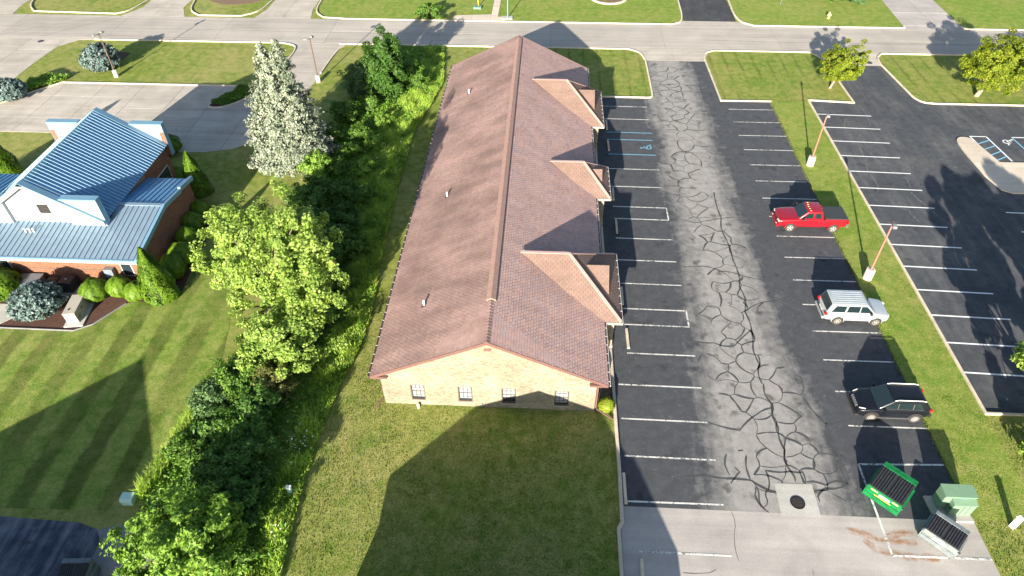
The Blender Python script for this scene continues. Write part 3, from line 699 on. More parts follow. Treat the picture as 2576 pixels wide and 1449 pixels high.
# the 300 shingles nearest the camera are separate pieces, the rest one field
fullL = []; fullR = []
mbl = MB(); shingle_face(mbl, (XL, Y0, ZE), (0, 1, 0), vdir, [(0, 0), (Y1 - Y0, 0), (Y1 - Y0, slope), (0, slope)], full=fullL)
mbr = MB(); shingle_face(mbr, (XR, Y0, ZE), (0, 1, 0), vdir2, [(0, 0), (Y1 - Y0, 0), (Y1 - Y0, slope), (0, slope)], full=fullR)
campos = Vector((0, 0, CAMZ))
def drop_faces(mbx, sel):
    kill = set()
    for s in sel: kill |= {s[5], s[5] + 1}
    mbx.f = [f for i, f in enumerate(mbx.f) if i not in kill]
def single_shingles(mbx, fl, count, mat):
    fl.sort(key=lambda s: (s[0] - campos).length); sel = fl[:count]; drop_faces(mbx, sel)
    t = 0.016; hw = 0.144; pe = 0.20
    sm = MB().add([(-hw, 0, t), (hw, 0, t), (hw, pe, 0.002), (-hw, pe, 0.002), (-hw, 0, -0.003), (hw, 0, -0.003), (hw, pe, -0.002), (-hw, pe, -0.002)],
                  [(0, 1, 2, 3), (0, 4, 5, 1), (1, 5, 6, 2), (0, 3, 7, 4), (2, 6, 7, 3), (4, 7, 6, 5)]).mesh('shingle', mat)
    for p, u, v, n, tt, _, _ in sel:
        o = obj('shingle', sm, roof)
        uu = u if u.cross(v).dot(n) > 0 else -u
        mm = Matrix((uu, v, n)).transposed().to_4x4(); mm.translation = p; o.matrix_basis = mm
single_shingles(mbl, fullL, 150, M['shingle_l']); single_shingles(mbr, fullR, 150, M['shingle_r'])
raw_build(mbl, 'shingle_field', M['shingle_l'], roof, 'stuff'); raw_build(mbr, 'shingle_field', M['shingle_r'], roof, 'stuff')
# ridge cap near the gable, ridge vent beyond
mbv = MB()
for i in range(14):
    y = Y0 + i * 0.26
    mbv.add([(XM - 0.19, y, ZR - 0.055), (XM, y, ZR + 0.05), (XM + 0.19, y, ZR - 0.055), (XM + 0.19, y + 0.3, ZR - 0.075), (XM, y + 0.3, ZR + 0.03), (XM - 0.19, y + 0.3, ZR - 0.075)], [(0, 1, 4, 5), (1, 2, 3, 4), (0, 1, 2)])
raw_build(mbv, 'ridge_cap', M['shingle_l'], roof)
mbv = MB(); mbv.prism3([(XM - 0.30, Y0 + 3.6, ZR - 0.10), (XM - 0.30, Y0 + 3.6, ZR - 0.02), (XM, Y0 + 3.6, ZR + 0.12), (XM + 0.30, Y0 + 3.6, ZR - 0.02), (XM + 0.30, Y0 + 3.6, ZR - 0.10)], (0, Y1 - Y0 - 4.4, 0))
rv = onroof(mbv.build('ridge_vent', simple('vent_cap', (0.33, 0.205, 0.17), 0.9, var=0.15, scale=4), None))
MB().box(XM + 0.301, Y0 + 3.6, ZR - 0.13, XM + 0.325, Y1 - 0.8, ZR - 0.06).build('vent_slot', M['dark'], rv)
for (x, y) in ((-7.52, 61.28), (-7.54, 43.83), (-7.56, 31.48)):
    z = ZR - 0.475 * (XM - x)
    vp = onroof(MB().tube((x, y, z - 0.05), (x, y, z + 0.42), 0.075, n=14).build('vent_pipe', M['pvc'], None, 40))
    MB().obox((x, y - 0.03, z + 0.028), (0.16, 0, 0.075), (0, 0.2, 0), (-0.006, 0, 0.012)).build('flashing', M['gutter'], vp)
# rake boards, eave returns, gutters
for yy, d in ((Y0, -1), (Y1, 1)):
    for xe in (XL, XR):
        a = Vector((xe, yy + d * 0.02, ZE + 0.02)); b = Vector((XM, yy + d * 0.02, ZR + 0.02)); dn = Vector((0, 0, -0.24))
        onroof(MB().prism3([a, b, b + dn, a + dn], (0, -d * 0.05, 0)).build('rake_board', M['trim'], None))
for xe, x1 in ((XL, -9.3), (XR, 3.3)):
    xa, xb = sorted((xe + (0.05 if xe < 0 else -0.05), x1)); onroof(MB().box(xa, Y0 + 0.06, ZE - 0.30, xb, WF + 0.05, ZE - 0.13).build('eave_return', M['trim'], None))
clip_me = MB().box(-0.08, -0.012, 0.0, 0.05, 0.012, 0.02).mesh('gutter_clip', M['white'])
def gutter(x, y0, y1, sgn):
    g = onroof(MB().box(min(x, x + sgn * 0.12), y0, ZE - 0.13, max(x, x + sgn * 0.12), y1, ZE - 0.012).build('gutter', M['gutter'], None))
    MB().box(min(x + sgn * 0.12, x + sgn * 0.145), y0, ZE - 0.13, max(x + sgn * 0.12, x + sgn * 0.145), y1, ZE + 0.01).build('gutter_lip', M['trim'] if sgn < 0 else M['white'], g)
    n = int((y1 - y0) / 0.76)
    for i in range(n):
        c = obj('gutter_clip', clip_me, g); c.location = (x + sgn * 0.08, y0 + 0.3 + i * 0.76, ZE - 0.008)
gutter(XL, Y0 + 0.02, Y1, -1)
for a, b in ((Y0 + 0.02, 31.75), (38.95, 45.95), (50.8, 57.7), (65.05, Y1)): gutter(XR, a, b, 1)
# soffit
onroof(MB().box(XL + 0.02, Y0 + 0.08, ZE - 0.16, WL, Y1 - 0.08, ZE - 0.135).build('soffit', M['trim'], None)); onroof(MB().box(WR, Y0 + 0.08, ZE - 0.16, XR - 0.02, Y1 - 0.08, ZE - 0.135).build('soffit', M['trim'], None))

# gable wall with four windows: mortar bed, bricks, windows
WIN = [(-7.98, 0.48, 2.02), (-4.95, 0.48, 2.02), (-2.17, 0.46, 2.0), (1.19, 0.42, 1.96)]      # left edge, sill, head
WW = 0.92
ztop = lambda x: ZE - 0.12 + (ZR - ZE) * (1 - abs(x - XM) / (XM - XL))
mw = MB(); yb = WF
def wallrect(x0, x1, z0, z1):
    mw.quad((x0, yb, z0), (x1, yb, z0), (x1, yb, z1), (x0, yb, z1))
edges = [WL] + [e for wx, *_ in WIN for e in (wx, wx + WW)] + [WR]
for i in range(len(edges) - 1):
    if i % 2 == 0: wallrect(edges[i], edges[i + 1], 0, 2.4)
    else:
        w_ = WIN[i // 2]; wallrect(edges[i], edges[i + 1], 0, w_[1]); wallrect(edges[i], edges[i + 1], w_[2], 2.4)
mw.poly([(WL, yb, 2.4), (WR, yb, 2.4), (WR, yb, ztop(WR)), (XM, yb, ztop(XM)), (WL, yb, ztop(WL))])
mw.quad((WL, yb, 0), (WL, WB, 0), (WL, WB, 2.9), (WL, yb, 2.9)); mw.quad((WR, yb, 0), (WR, WB, 0), (WR, WB, 2.9), (WR, yb, 2.9))
mw.poly([(WL, WB, 0), (WR, WB, 0), (WR, WB, ztop(WR)), (XM, WB, ztop(XM)), (WL, WB, ztop(WL))])
wall = B.b(mw, 'wall', M['mortar'])
def brick_field(name, x0, x1, z0, z1, place, holes, mat, parent, bl=0.203, bh=0.0762, top=None, proud=0.008, gap=0.010):
    """running bond bricks; place(x,z,d) -> world point d metres proud of the wall"""
    V = []; F = []
    for r in range(int((z1 - z0) / bh)):
        za = z0 + r * bh + gap / 2; zb = za + bh - gap
        xs_ = x0 - (r % 2) * bl / 2
        while xs_ < x1:
            a = max(xs_, x0) + gap / 2; b = min(xs_ + bl, x1) - gap / 2; xs_ += bl
            if b - a < 0.03: continue
            if top and (min(top(a), top(b)) < zb): continue
            segs = [(a, b)]
            for hx0, hx1, hz0, hz1 in holes:
                if zb > hz0 and za < hz1:
                    ns = []
                    for s0, s1 in segs:
                        if s1 <= hx0 or s0 >= hx1: ns.append((s0, s1)); continue
                        if s0 < hx0: ns.append((s0, hx0))
                        if s1 > hx1: ns.append((hx1, s1))
                    segs = ns
            for s0, s1 in segs:
                if s1 - s0 < 0.03: continue
                d = proud + random.uniform(-0.003, 0.004); k = len(V)
                V += [place(s0, za, 0), place(s1, za, 0), place(s1, zb, 0), place(s0, zb, 0), place(s0, za, d), place(s1, za, d), place(s1, zb, d), place(s0, zb, d)]
                F += [(k + 4, k + 5, k + 6, k + 7), (k, k + 1, k + 5, k + 4), (k + 1, k + 2, k + 6, k + 5), (k + 2, k + 3, k + 7, k + 6), (k + 3, k, k + 4, k + 7)]
    o = obj(name, flat_mesh(name, V, F, mat), parent); o['kind'] = 'stuff'; return o
brick_field('bricks', WL, WR, 0.0, 6.4, lambda x, z, d: (x, WF - d, z), [(wx, wx + WW, z0, z1) for wx, z0, z1 in WIN], M['brick'], wall, top=lambda x: ztop(x) - 0.05)
brick_field('bricks', WF, WB, 0.0, 2.85, lambda x, z, d: (WR + d, x, z), [], M['brick'], wall)
for wi, (wx, z0, z1) in enumerate(WIN):
    yf = WF + 0.10; x1 = wx + WW
    # reveal and frame with clipped upper corners
    fr = MB(); t = 0.07
    fr.box(wx, WF + 0.0, z0, wx + t, yf + 0.05, z1); fr.box(x1 - t, WF + 0.0, z0, x1, yf + 0.05, z1)
    fr.box(wx + t, WF, z1 - t, x1 - t, yf + 0.05, z1); fr.box(wx + t, WF, z0, x1 - t, yf + 0.05, z0 + t)
    for xa, s in ((wx + t, 1), (x1 - t, -1)): fr.prism3([(xa, WF + 0.002, z1 - t), (xa + s * 0.12, WF + 0.002, z1 - t), (xa, WF + 0.002, z1 - t - 0.12)], (0, 0.12, 0))
    win = fr.build('window', M['frame_tan'], None); B.put(win)
    if wi < 4: pass
    MB().box(wx + t, yf + 0.02, z0 + t, x1 - t, yf + 0.03, z1 - t).build('pane', M['glass'], win)
    zm = (z0 + z1) / 2
    MB().box(wx + t, yf - 0.01, zm - 0.03, x1 - t, yf + 0.019, zm + 0.03).build('sash_rail', M['frame_tan'], win)
    zlow = z0 + t + (0.42 if wi == 2 else 0.14)
    nbl = int((z1 - t - zlow) / 0.06)
    bl_ = MB()
    for k in range(nbl):
        zz = zlow + k * 0.06; bl_.quad((wx + t + 0.01, yf + 0.012, zz), (x1 - t - 0.01, yf + 0.012, zz), (x1 - t - 0.01, yf + 0.018, zz + 0.052), (wx + t + 0.01, yf + 0.018, zz + 0.052))
    bl_.build('blind', M['blind'], win)
    mt_ = MB()
    for k in (1, 2):
        xx = wx + t + (WW - 2 * t) * k / 3; mt_.box(xx - 0.016, yf - 0.004, z0 + t, xx + 0.016, yf + 0.010, z1 - t)
    for k in (1,):
        for za, zb in ((z0 + t, zm - 0.03), (zm + 0.03, z1 - t)): mt_.box(wx + t, yf - 0.003, (za + zb) / 2 - 0.014, x1 - t, yf + 0.009, (za + zb) / 2 + 0.014)
    mt_.build('muntin', M['gutter'], win)
    for k in range(9):
        u_ = (k - 4) / 4; xx = (wx + x1) / 2 + u_ * (WW / 2 - 0.02); MB().obox((xx, WF - 0.010, z1 + 0.115 - 0.04 * u_ * u_), (0.042, 0, -0.010 * u_), (0, 0.012, 0), (0.022 * u_, 0, 0.105)).build('lintel_brick', M['brick'], win)
    MB().box(wx - 0.06, WF - 0.05, z0 - 0.07, x1 + 0.06, WF + 0.03, z0 - 0.005).build('sill', M['cream'], win)
B.put(MB().box(XM - 0.22, WF - 0.03, 5.42, XM + 0.22, WF + 0.03, 5.66).build('gable_vent', M['trim'], None, bevel=0.01))
# downspouts
def spout(pts):
    mb = MB()
    for a, b in zip(pts[:-1], pts[1:]):
        d = (Vector(b) - Vector(a)); mb.obox((Vector(a) + Vector(b)) / 2, Vector((0.05, 0, 0)) if abs(d.x) < abs(d.z) + abs(d.y) else Vector((0, 0.05, 0)), d / 2, d.cross(Vector((1, 0, 0)) if abs(d.x) < abs(d.z) + abs(d.y) else Vector((0, 1, 0))).normalized() * 0.04)
    B.put(mb.build('downspout', M['trim'], None))
spout([(3.86, 26.75, 2.8), (3.86, 26.75, 0.25)]); spout([(3.9, 26.7, 0.22), (4.95, 26.0, 0.10)])
spout([(-9.86, 27.0, 2.8), (-9.86, 27.0, 0.25)]); spout([(-9.9, 26.9, 0.22), (-10.3, 26.2, 0.06)])

# hipped entrance porticos with a small gable on the hip
def portico(yn, yf_, zr, xb, ridge_x0, dormer):
    ym = (yn + yf_) / 2; xe = 5.56; ze = ZE
    A = Vector((ridge_x0, ym, zr)); Bp = Vector((xb, ym, zr)); Cn = Vector((xe, yn, ze)); Cf = Vector((xe, yf_, ze))
    Ln = Vector((XR - 0.25, yn, ze)); Lf = Vector((XR - 0.25, yf_, ze))
    # start of valley: points inside the main roof
    dk = MB()
    dk.poly([Ln, Cn, Bp, A]); dk.poly([Cn, Cf, Bp]); dk.poly([Cf, Lf, A, Bp]); dk.poly([Ln + Vector((0, 0, -.12)), Cn + Vector((0, 0, -.12)), Cf + Vector((0, 0, -.12)), Lf + Vector((0, 0, -.12))])
    for p, q in ((Ln, Cn), (Cn, Cf), (Cf, Lf)): dk.quad(p, q, q + Vector((0, 0, -.12)), p + Vector((0, 0, -.12)))
    root = B.b(dk, 'portico_roof', M['deck'])
    sh = MB()
    def face(o, u, v3, pts):
        o = Vector(o); u = Vector(u).normalized(); v3 = Vector(v3).normalized()
        shingle_face(sh, o, u, v3, [((Vector(p) - o).dot(u), (Vector(p) - o).dot(v3)) for p in pts], pw=0.32, pe=0.17)
    # the near slope is cut where the main roof emerges
    zmain = lambda x: ZR - (ZR - ZE) * (x - XM) / (XR - XM)
    face(Ln, (1, 0, 0), (0, ym - yn, zr - ze), [Ln, Cn, Bp, A])
    face(Lf, (1, 0, 0), (0, ym - yf_, zr - ze), [Lf, Cf, Bp, A])
    face(Cn, (0, 1, 0), (xb - xe, 0, zr - ze), [Cn, Cf, Bp])
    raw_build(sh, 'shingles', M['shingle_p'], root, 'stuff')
    hips = MB()
    for p, q in ((Bp, Cn), (Bp, Cf), (A, Bp)):
        d = (q - p); hips.obox((p + q) / 2 + Vector((0, 0, 0.03)), d / 2, d.cross(Vector((0, 0, 1))).normalized() * 0.11, Vector((0, 0, 0.018)))
    hips.build('hip_cap', M['shingle_r'], root)
    # gablet
    dx0, dx1, dz = dormer
    k = (zr - ze) / (xe - xb); hz = lambda x: zr - k * (x - xb)
    sl = (zr - ze) / (ym - yn)
    zbase = hz(dx1); hwid = (dz - zbase) / sl
    P0 = Vector((dx0, ym, dz)); P1 = Vector((dx1, ym, dz)); Q0 = Vector((dx1, ym - hwid, zbase)); Q1 = Vector((dx1, ym + hwid, zbase))
    gb = MB(); gb.poly([P0, P1, Q0]); gb.poly([P0, P1, Q1]); gb.poly([P1 + Vector((-.06, 0, -.05)), Q0 + Vector((-.06, 0.05, -.05)), Q1 + Vector((-.06, -0.05, -.05))])
    gbo = gb.build('gablet', M['trim'], root)
    sh = MB()
    vn = Vector((0, hwid, dz - zbase)).normalized(); o = Vector((dx0, ym - hwid, zbase))
    pl = lambda p: ((Vector(p) - o).dot(Vector((1, 0, 0))), (Vector(p) - o).dot(vn))
    shingle_face(sh, o, (1, 0, 0), vn, [pl(P0), pl(P1), pl(Q0)], pw=0.32, pe=0.17, lift=0.012)
    vn2 = Vector((0, -hwid, dz - zbase)).normalized(); o = Vector((dx0, ym + hwid, zbase)); 
    pl2 = lambda p: ((Vector(p) - o).dot(Vector((1, 0, 0))), (Vector(p) - o).dot(vn2))
    shingle_face(sh, o, (1, 0, 0), vn2, [pl2(P0), pl2(P1), pl2(Q1)], pw=0.32, pe=0.17, lift=0.012)
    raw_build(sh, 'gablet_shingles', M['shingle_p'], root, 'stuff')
    # gutter at the hip eave, white fascia at the near return
    g = MB().box(xe, yn, ze - 0.13, xe + 0.11, yf_, ze - 0.01).build('gutter', M['gutter'], root)
    MB().box(xe + 0.11, yn - 0.03, ze - 0.14, xe + 0.135, yf_ + 0.03, ze + 0.012).build('gutter_lip', M['white'], root)
    for i in range(int((yf_ - yn) / 0.76)):
        c = obj('gutter_clip', clip_me, root); c.location = (xe + 0.07, yn + 0.3 + i * 0.76, ze - 0.006)
    MB().box(XR + 0.15, yn - 0.12, ze - 0.15, xe + 0.11, yn - 0.005, ze + 0.004).build('fascia', M['cream'], root)
    # brick piers under both ends
    for yy in (yn + 0.55, yf_ - 0.55):
        pm_ = MB().box(4.62, yy - 0.27, 0.0, 5.16, yy + 0.27, ze - 0.13)
        pr = B.b(pm_, 'pier', M['mortar'])
        brick_field('bricks', 4.62, 5.16, 0.0, ze - 0.15, lambda x, z, d, yy=yy: (x, yy - 0.27 - d, z), [], M['brick'], pr)
        brick_field('bricks', yy - 0.27, yy + 0.27, 0.0, ze - 0.15, lambda x, z, d: (5.16 + d, x, z), [], M['brick'], pr)
        MB().box(4.55, yy - 0.34, 0.0, 5.23, yy + 0.34, 0.42).build('pier_base', M['cream'], pr)
    B.b(MB().box(4.72, yn + 0.5, ze - 0.5, 5.06, yf_ - 0.5, ze - 0.135), 'lintel', M['cream'])
portico(31.80, 38.92, 5.90, 1.95, -1.35, (3.05, 4.77, 4.92))
portico(46.02, 50.76, 4.96, 3.34, 0.55, (4.05, 4.95, 4.28))
portico(57.80, 64.95, 5.90, 1.98, -1.35, (3.05, 4.77, 4.92))
# entrance doors and side windows along the lot side
for yy in (35.4, 48.4, 61.4):
    dr = B.put(MB().box(WR + 0.012, yy - 0.5, 0.14, WR + 0.06, yy + 0.5, 2.25).build('door', M['white'], None)); MB().box(WR + 0.06, yy - 0.35, 1.0, WR + 0.07, yy + 0.35, 2.05).build('pane', M['glass'], dr)
for yy in (28.9, 41.0, 43.6, 53.0, 55.4, 67.5):
    wv = B.put(MB().box(WR + 0.012, yy - 0.45, 0.6, WR + 0.05, yy + 0.45, 2.0).build('window', M['cream'], None)); MB().box(WR + 0.05, yy - 0.38, 0.68, WR + 0.06, yy + 0.38, 1.93).build('pane', M['glass'], wv)

# twin office behind the camera position (its gable shadow falls on the lawn) and the house to its left
def back_building(name, label, xc, hw, ye, length, ze, zr, rise_over=0.35):
    e = empty(name, (xc, ye - length / 2, 0), 0, label, 'building'); b = Rel(e); y0, y1 = ye - length, ye
    rb = MB(); t = 0.12
    for s in (-1, 1):
        rb.add([(xc + s * hw, y0, ze), (xc + s * hw, y1, ze), (xc, y1, zr), (xc, y0, zr), (xc + s * hw, y0, ze - t), (xc + s * hw, y1, ze - t), (xc, y1, zr - t), (xc, y0, zr - t)], [(0, 1, 2, 3), (4, 5, 6, 7), (0, 1, 5, 4), (0, 3, 7, 4), (1, 2, 6, 5)])
    b.b(rb, 'roof', M['shingle_l'])
    iw = hw - 0.55; wb = MB(); zt = lambda x: ze - 0.13 + (zr - ze) * (1 - abs(x - xc) / hw)
    for yy in (y0 + 0.3, y1 - 0.3): wb.poly([(xc - iw, yy, 0), (xc + iw, yy, 0), (xc + iw, yy, zt(xc + iw)), (xc, yy, zt(xc)), (xc - iw, yy, zt(xc - iw))])
    for s in (-1, 1): wb.quad((xc + s * iw, y0 + 0.3, 0), (xc + s * iw, y1 - 0.3, 0), (xc + s * iw, y1 - 0.3, ze - 0.05), (xc + s * iw, y0 + 0.3, ze - 0.05))
    b.b(wb, 'wall', M['mortar'])
    for x in (-0.6, -0.2, 0.2, 0.6): b.b(MB().box(xc + x * iw - 0.4, y1 - 0.29, 0.6, xc + x * iw + 0.4, y1 - 0.25, 2.0), 'window', M['glass'])
back_building('office_building', 'matching brick office behind the viewpoint, its gable shadow on the lawn', -3.0, 7.55, 11.7, 40, 3.0, 6.5)
tw = bpy.data.objects['office_building.001']; TB = Rel(tw)
TB.b(MB().add([(4.3, 0.8, 3.0), (5.9, 0.8, 3.0), (5.9, 7.9, 3.0), (4.3, 7.9, 3.0), (2.0, 4.35, 5.9), (-1.3, 4.35, 5.9), (4.3, 0.8, 2.85), (5.9, 0.8, 2.85), (5.9, 7.9, 2.85), (4.3, 7.9, 2.85)], [(0, 1, 4, 5), (1, 2, 4), (2, 3, 5, 4), (6, 7, 8, 9), (0, 1, 7, 6), (1, 2, 8, 7), (2, 3, 9, 8)]), 'portico_roof', M['shingle_p'])
for yy in (1.4, 7.3): TB.b(MB().box(4.7, yy - 0.27, 0, 5.2, yy + 0.27, 2.84), 'pier', M['mortar'])
back_building('house', 'house out of frame at lower left, its gable shadow on the mown lawn', -31.5, 7.6, 10.3, 16, 2.9, 6.0)
# ------------------------------------------------------------------ blue metal-roof building
M['metal_light'] = simple('metal_light', (0.215, 0.30, 0.385), 0.42, 0.3, 0.10, 1.2)  # sunlit copy of the blue roof metal on the front slope; plain metal elsewhere
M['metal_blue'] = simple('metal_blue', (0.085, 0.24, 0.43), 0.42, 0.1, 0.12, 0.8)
M['metal_rib_lit'] = simple('metal_rib_lit', (0.26, 0.42, 0.55), 0.35, 0.1, 0.08, 2.0)  # same metal as the panels, lightened to paint sun on the ribs
M['metal_trim'] = simple('metal_trim', (0.17, 0.32, 0.44), 0.45, 0.2, 0.08, 1.0)
M['eifs'] = simple('eifs', (0.34, 0.38, 0.40), 0.8, 0.0, 0.06, 1.5)
CX = -38.6
bb = empty('blue_roof_building', (CX, 37.1, 0), 0, 'brick building with blue standing-seam metal roof and pale stucco gables', 'building')
BB = Rel(bb)
XW = 8.8                 # half width of the low wing roof
FE, RG, BE = (36.5, 3.0), (42.05, 4.0), (46.9, 3.25)      # front eave, ridge, back eave (y, z)
# walls
wx0, wx1 = CX - XW + 0.25, CX + XW - 0.25
mb = MB(); mb.quad((wx0, 37.1, 0), (wx1, 37.1, 0), (wx1, 37.1, 3.05), (wx0, 37.1, 3.05))
prof = [(37.1, 0), (46.6, 0), (46.6, 3.2), (42.05, 3.9), (37.1, 3.0)]
for x in (wx0, wx1): mb.poly([(x, y, z) for y, z in prof])
mb.quad((wx0, 46.6, 0), (wx1, 46.6, 0), (wx1, 46.6, 3.2), (wx0, 46.6, 3.2))
bwall = BB.b(mb, 'wall', M['mortar_red'])
brick_field('bricks', wx0, wx1, 0.0, 2.95, lambda x, z, d: (x, 37.1 - d, z), [(-31.9, -31.0, 0.9, 2.5)], M['brick_red'], bwall, bl=0.21, bh=0.078)
brick_field('bricks', 37.1, 46.6, 0.0, 3.85, lambda x, z, d: (wx1 + d, x, z), [], M['brick_red'], bwall, bl=0.21, bh=0.078, top=lambda y: (3.0 + (y - 37.1) * 0.18 if y < 42 else 3.9 - (y - 42) * 0.15) - 0.06)
BB.b(MB().box(wx0, 37.075, 1.35, wx1, 37.1 - 0.013, 1.43), 'brick_band', M['frame_tan'])
wn = BB.b(MB().box(-31.9, 37.06, 0.9, -31.0, 37.12, 2.5), 'window', M['white']); MB().box(-31.83, 37.05, 0.97, -31.07, 37.06, 2.43).build('pane', M['glass'], wn)
wn = BB.b(MB().box(-42.2, 37.06, 0.9, -40.6, 37.12, 2.5), 'window', M['white']); MB().box(-42.13, 37.05, 0.97, -40.67, 37.06, 2.43).build('pane', M['glass'], wn)
# standing seam roofs: every panel a piece, with its rib
def seam_roof(name, o, u, v, poly, pw, mat, rib=0.045, parent=None, ribw=0.03, cap=None):
    """o origin, u unit along the eave, v unit up the slope, convex polygon in (u,v); one object per panel"""
    o = Vector(o); u = Vector(u).normalized(); v = Vector(v).normalized(); n = u.cross(v).normalized()
    if n.z < 0: n = -n
    root = MB().poly([o + u * a + v * b - n * 0.03 for a, b in poly]).build(name, M['metal_trim'], None); BB.put(root)
    if sum(poly[i - 1][0] * poly[i][1] - poly[i][0] * poly[i - 1][1] for i in range(len(poly))) < 0: poly = poly[::-1]
    a0 = min(p[0] for p in poly); a1 = max(p[0] for p in poly); lo = min(p[1] for p in poly) - 1; hi = max(p[1] for p in poly) + 1
    k = 0
    while a0 + k * pw < a1 - 0.02:
        x0 = a0 + k * pw; x1 = min(x0 + pw, a1); k += 1
        c = clip_poly(poly, [(x0, lo), (x1, lo), (x1, hi), (x0, hi)])
        if len(c) < 3 or area(c) < 0.02: continue
        pb = MB(); pb.poly([o + u * a + v * b for a, b in c])
        rc = clip_poly(poly, [(x0, lo), (x0 + ribw, lo), (x0 + ribw, hi), (x0, hi)])
        if len(rc) >= 3: pb.prism3([o + u * a + v * b + n * 0.002 for a, b in rc], n * rib)
        po = pb.build('roof_panel', mat, root)
        if cap:  # ribs take the lighter copy, with sunlight put into their colour
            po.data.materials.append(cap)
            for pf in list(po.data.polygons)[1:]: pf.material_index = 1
    return root
sf = math.hypot(RG[0] - FE[0], RG[1] - FE[1]); sb = math.hypot(BE[0] - RG[0], RG[1] - BE[1])
vf = Vector((0, RG[0] - FE[0], RG[1] - FE[1])).normalized(); vb = Vector((0, RG[0] - BE[0], RG[1] - BE[1])).normalized()
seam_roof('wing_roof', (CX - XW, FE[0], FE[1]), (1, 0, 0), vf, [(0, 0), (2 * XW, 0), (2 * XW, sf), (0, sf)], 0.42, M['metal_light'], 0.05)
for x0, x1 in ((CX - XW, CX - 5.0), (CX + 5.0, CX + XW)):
    seam_roof('wing_roof', (x0, BE[0], BE[1]), (1, 0, 0), vb, [(0, 0), (x1 - x0, 0), (x1 - x0, sb), (0, sb)], 0.42, M['metal_blue'], 0.05)  # back slope: same metal in its shaded colour
    BB.b(MB().obox(((x0 + x1) / 2, RG[0], RG[1] + 0.04), ((x1 - x0) / 2 - 0.01, 0, 0), (0, 0.17, 0), (0, 0, 0.03)), 'ridge_flashing', M['metal_light'])
BB.b(MB().box(CX - XW - 0.02, FE[0] - 0.15, FE[1] - 0.12, CX + XW + 0.02, FE[0] - 0.005, FE[1] + 0.03), 'gutter', M['metal_trim'])
BB.b(MB().box(CX - XW, FE[0] - 0.02, FE[1] - 0.42, CX + XW, FE[0] + 0.06, FE[1] - 0.125), 'fascia', M['eifs'])
BB.b(MB().box(CX - XW, FE[0] + 0.06, FE[1] - 0.42, CX + XW, 37.08, FE[1] - 0.36), 'soffit', M['eifs'])
for s in (-1, 1):
    xx = CX + s * (XW + 0.02)
    pts = [(FE[0] - 0.1, FE[1]), (RG[0], RG[1]), (44.7, 3.62), (44.75, 3.75), (BE[0] + 0.05, BE[1] + 0.15)]
    top = [(xx, y, z + 0.12) for y, z in pts]; bot = [(xx, y, z - 0.25) for y, z in pts][::-1]
    BB.b(MB().prism3(top + bot, (-s * 0.22, 0, 0)), 'rake_fascia', M['metal_trim'])
# nave: ridge along y
NH = 5.1; NE, NR = 4.0, 7.35; NY0, NY1 = 39.55, 51.15
sn = math.hypot(NH, NR - NE)
for s in (-1, 1):
    seam_roof('nave_roof', (CX + s * NH, NY0, NE), (0, 1, 0), (-s * NH, 0, NR - NE), [(0, 0), (NY1 - NY0, 0), (NY1 - NY0, sn), (0, sn)], 0.36, M['metal_blue'], 0.095, ribw=0.05, cap=M['metal_rib_lit'])
BB.b(MB().prism3([(CX - 0.34, NY0 - 0.02, NR - 0.16), (CX, NY0 - 0.02, NR + 0.10), (CX + 0.34, NY0 - 0.02, NR - 0.16)], (0, NY1 - NY0 + 0.04, 0)), 'ridge_flashing', M['metal_trim'])
for y in (40.0, 51.0): BB.b(MB().poly([(CX - NH + 0.3, y, 0.0), (CX + NH - 0.3, y, 0.0), (CX + NH - 0.3, y, NE + 0.05), (CX, y, NR - 0.15), (CX - NH + 0.3, y, NE + 0.05)]), 'gable_wall', M['eifs'])
for s in (-1, 1): nw = BB.b(MB().quad((CX + s * (NH - 0.3), 40.0, 0), (CX + s * (NH - 0.3), 51, 0), (CX + s * (NH - 0.3), 51, NE), (CX + s * (NH - 0.3), 40, NE)), 'nave_wall', M['mortar_red'])
brick_field('bricks', 46.7, 51.0, 0.0, 3.7, lambda x, z, d: (CX + NH - 0.3 + d, x, z), [(47.8, 50.3, 0.9, 2.4)], M['brick_red'], nw, bl=0.21, bh=0.078)
wv = BB.b(MB().box(CX + NH - 0.32, 47.8, 0.9, CX + NH - 0.26, 50.3, 2.4), 'window', M['white']); MB().box(CX + NH - 0.26, 47.88, 0.98, CX + NH - 0.25, 50.22, 2.32).build('pane', M['glass'], wv)
# rake boards, louvre, stucco side walls of both gables
for y, d in ((NY0, -1), (NY1, 1)):
    for s in (-1, 1):
        a = Vector((CX + s * (NH + 0.02), y + d * 0.02, NE + 0.05)); b = Vector((CX, y + d * 0.02, NR + 0.05)); dn = Vector((0, 0, -0.34))
        BB.b(MB().prism3([a, b, b + dn, a + dn], (0, -d * 0.10, 0)), 'rake_board', M['eifs'])
        BB.b(MB().prism3([a + Vector((0, 0, .015)), b + Vector((0, 0, .015)), b + Vector((0, -d * .55, .015)), a + Vector((0, -d * .55, .015))], (0, 0, 0.06)), 'rake_flashing', M['metal_trim'])
lv = BB.b(MB().box(-38.55, 39.93, 4.42, -37.5, 40.02, 5.42), 'louvre', M['white'])
MB().box(-38.47, 39.915, 4.5, -37.58, 39.93, 5.34).build('backing', M['dark'], lv)
for k in range(6): MB().obox((-38.02, 39.905, 4.58 + k * 0.14), (0.44, 0, 0), (0, 0.02, -0.03), (0, 0.004, 0.006)).build('slat', M['gutter'], lv)
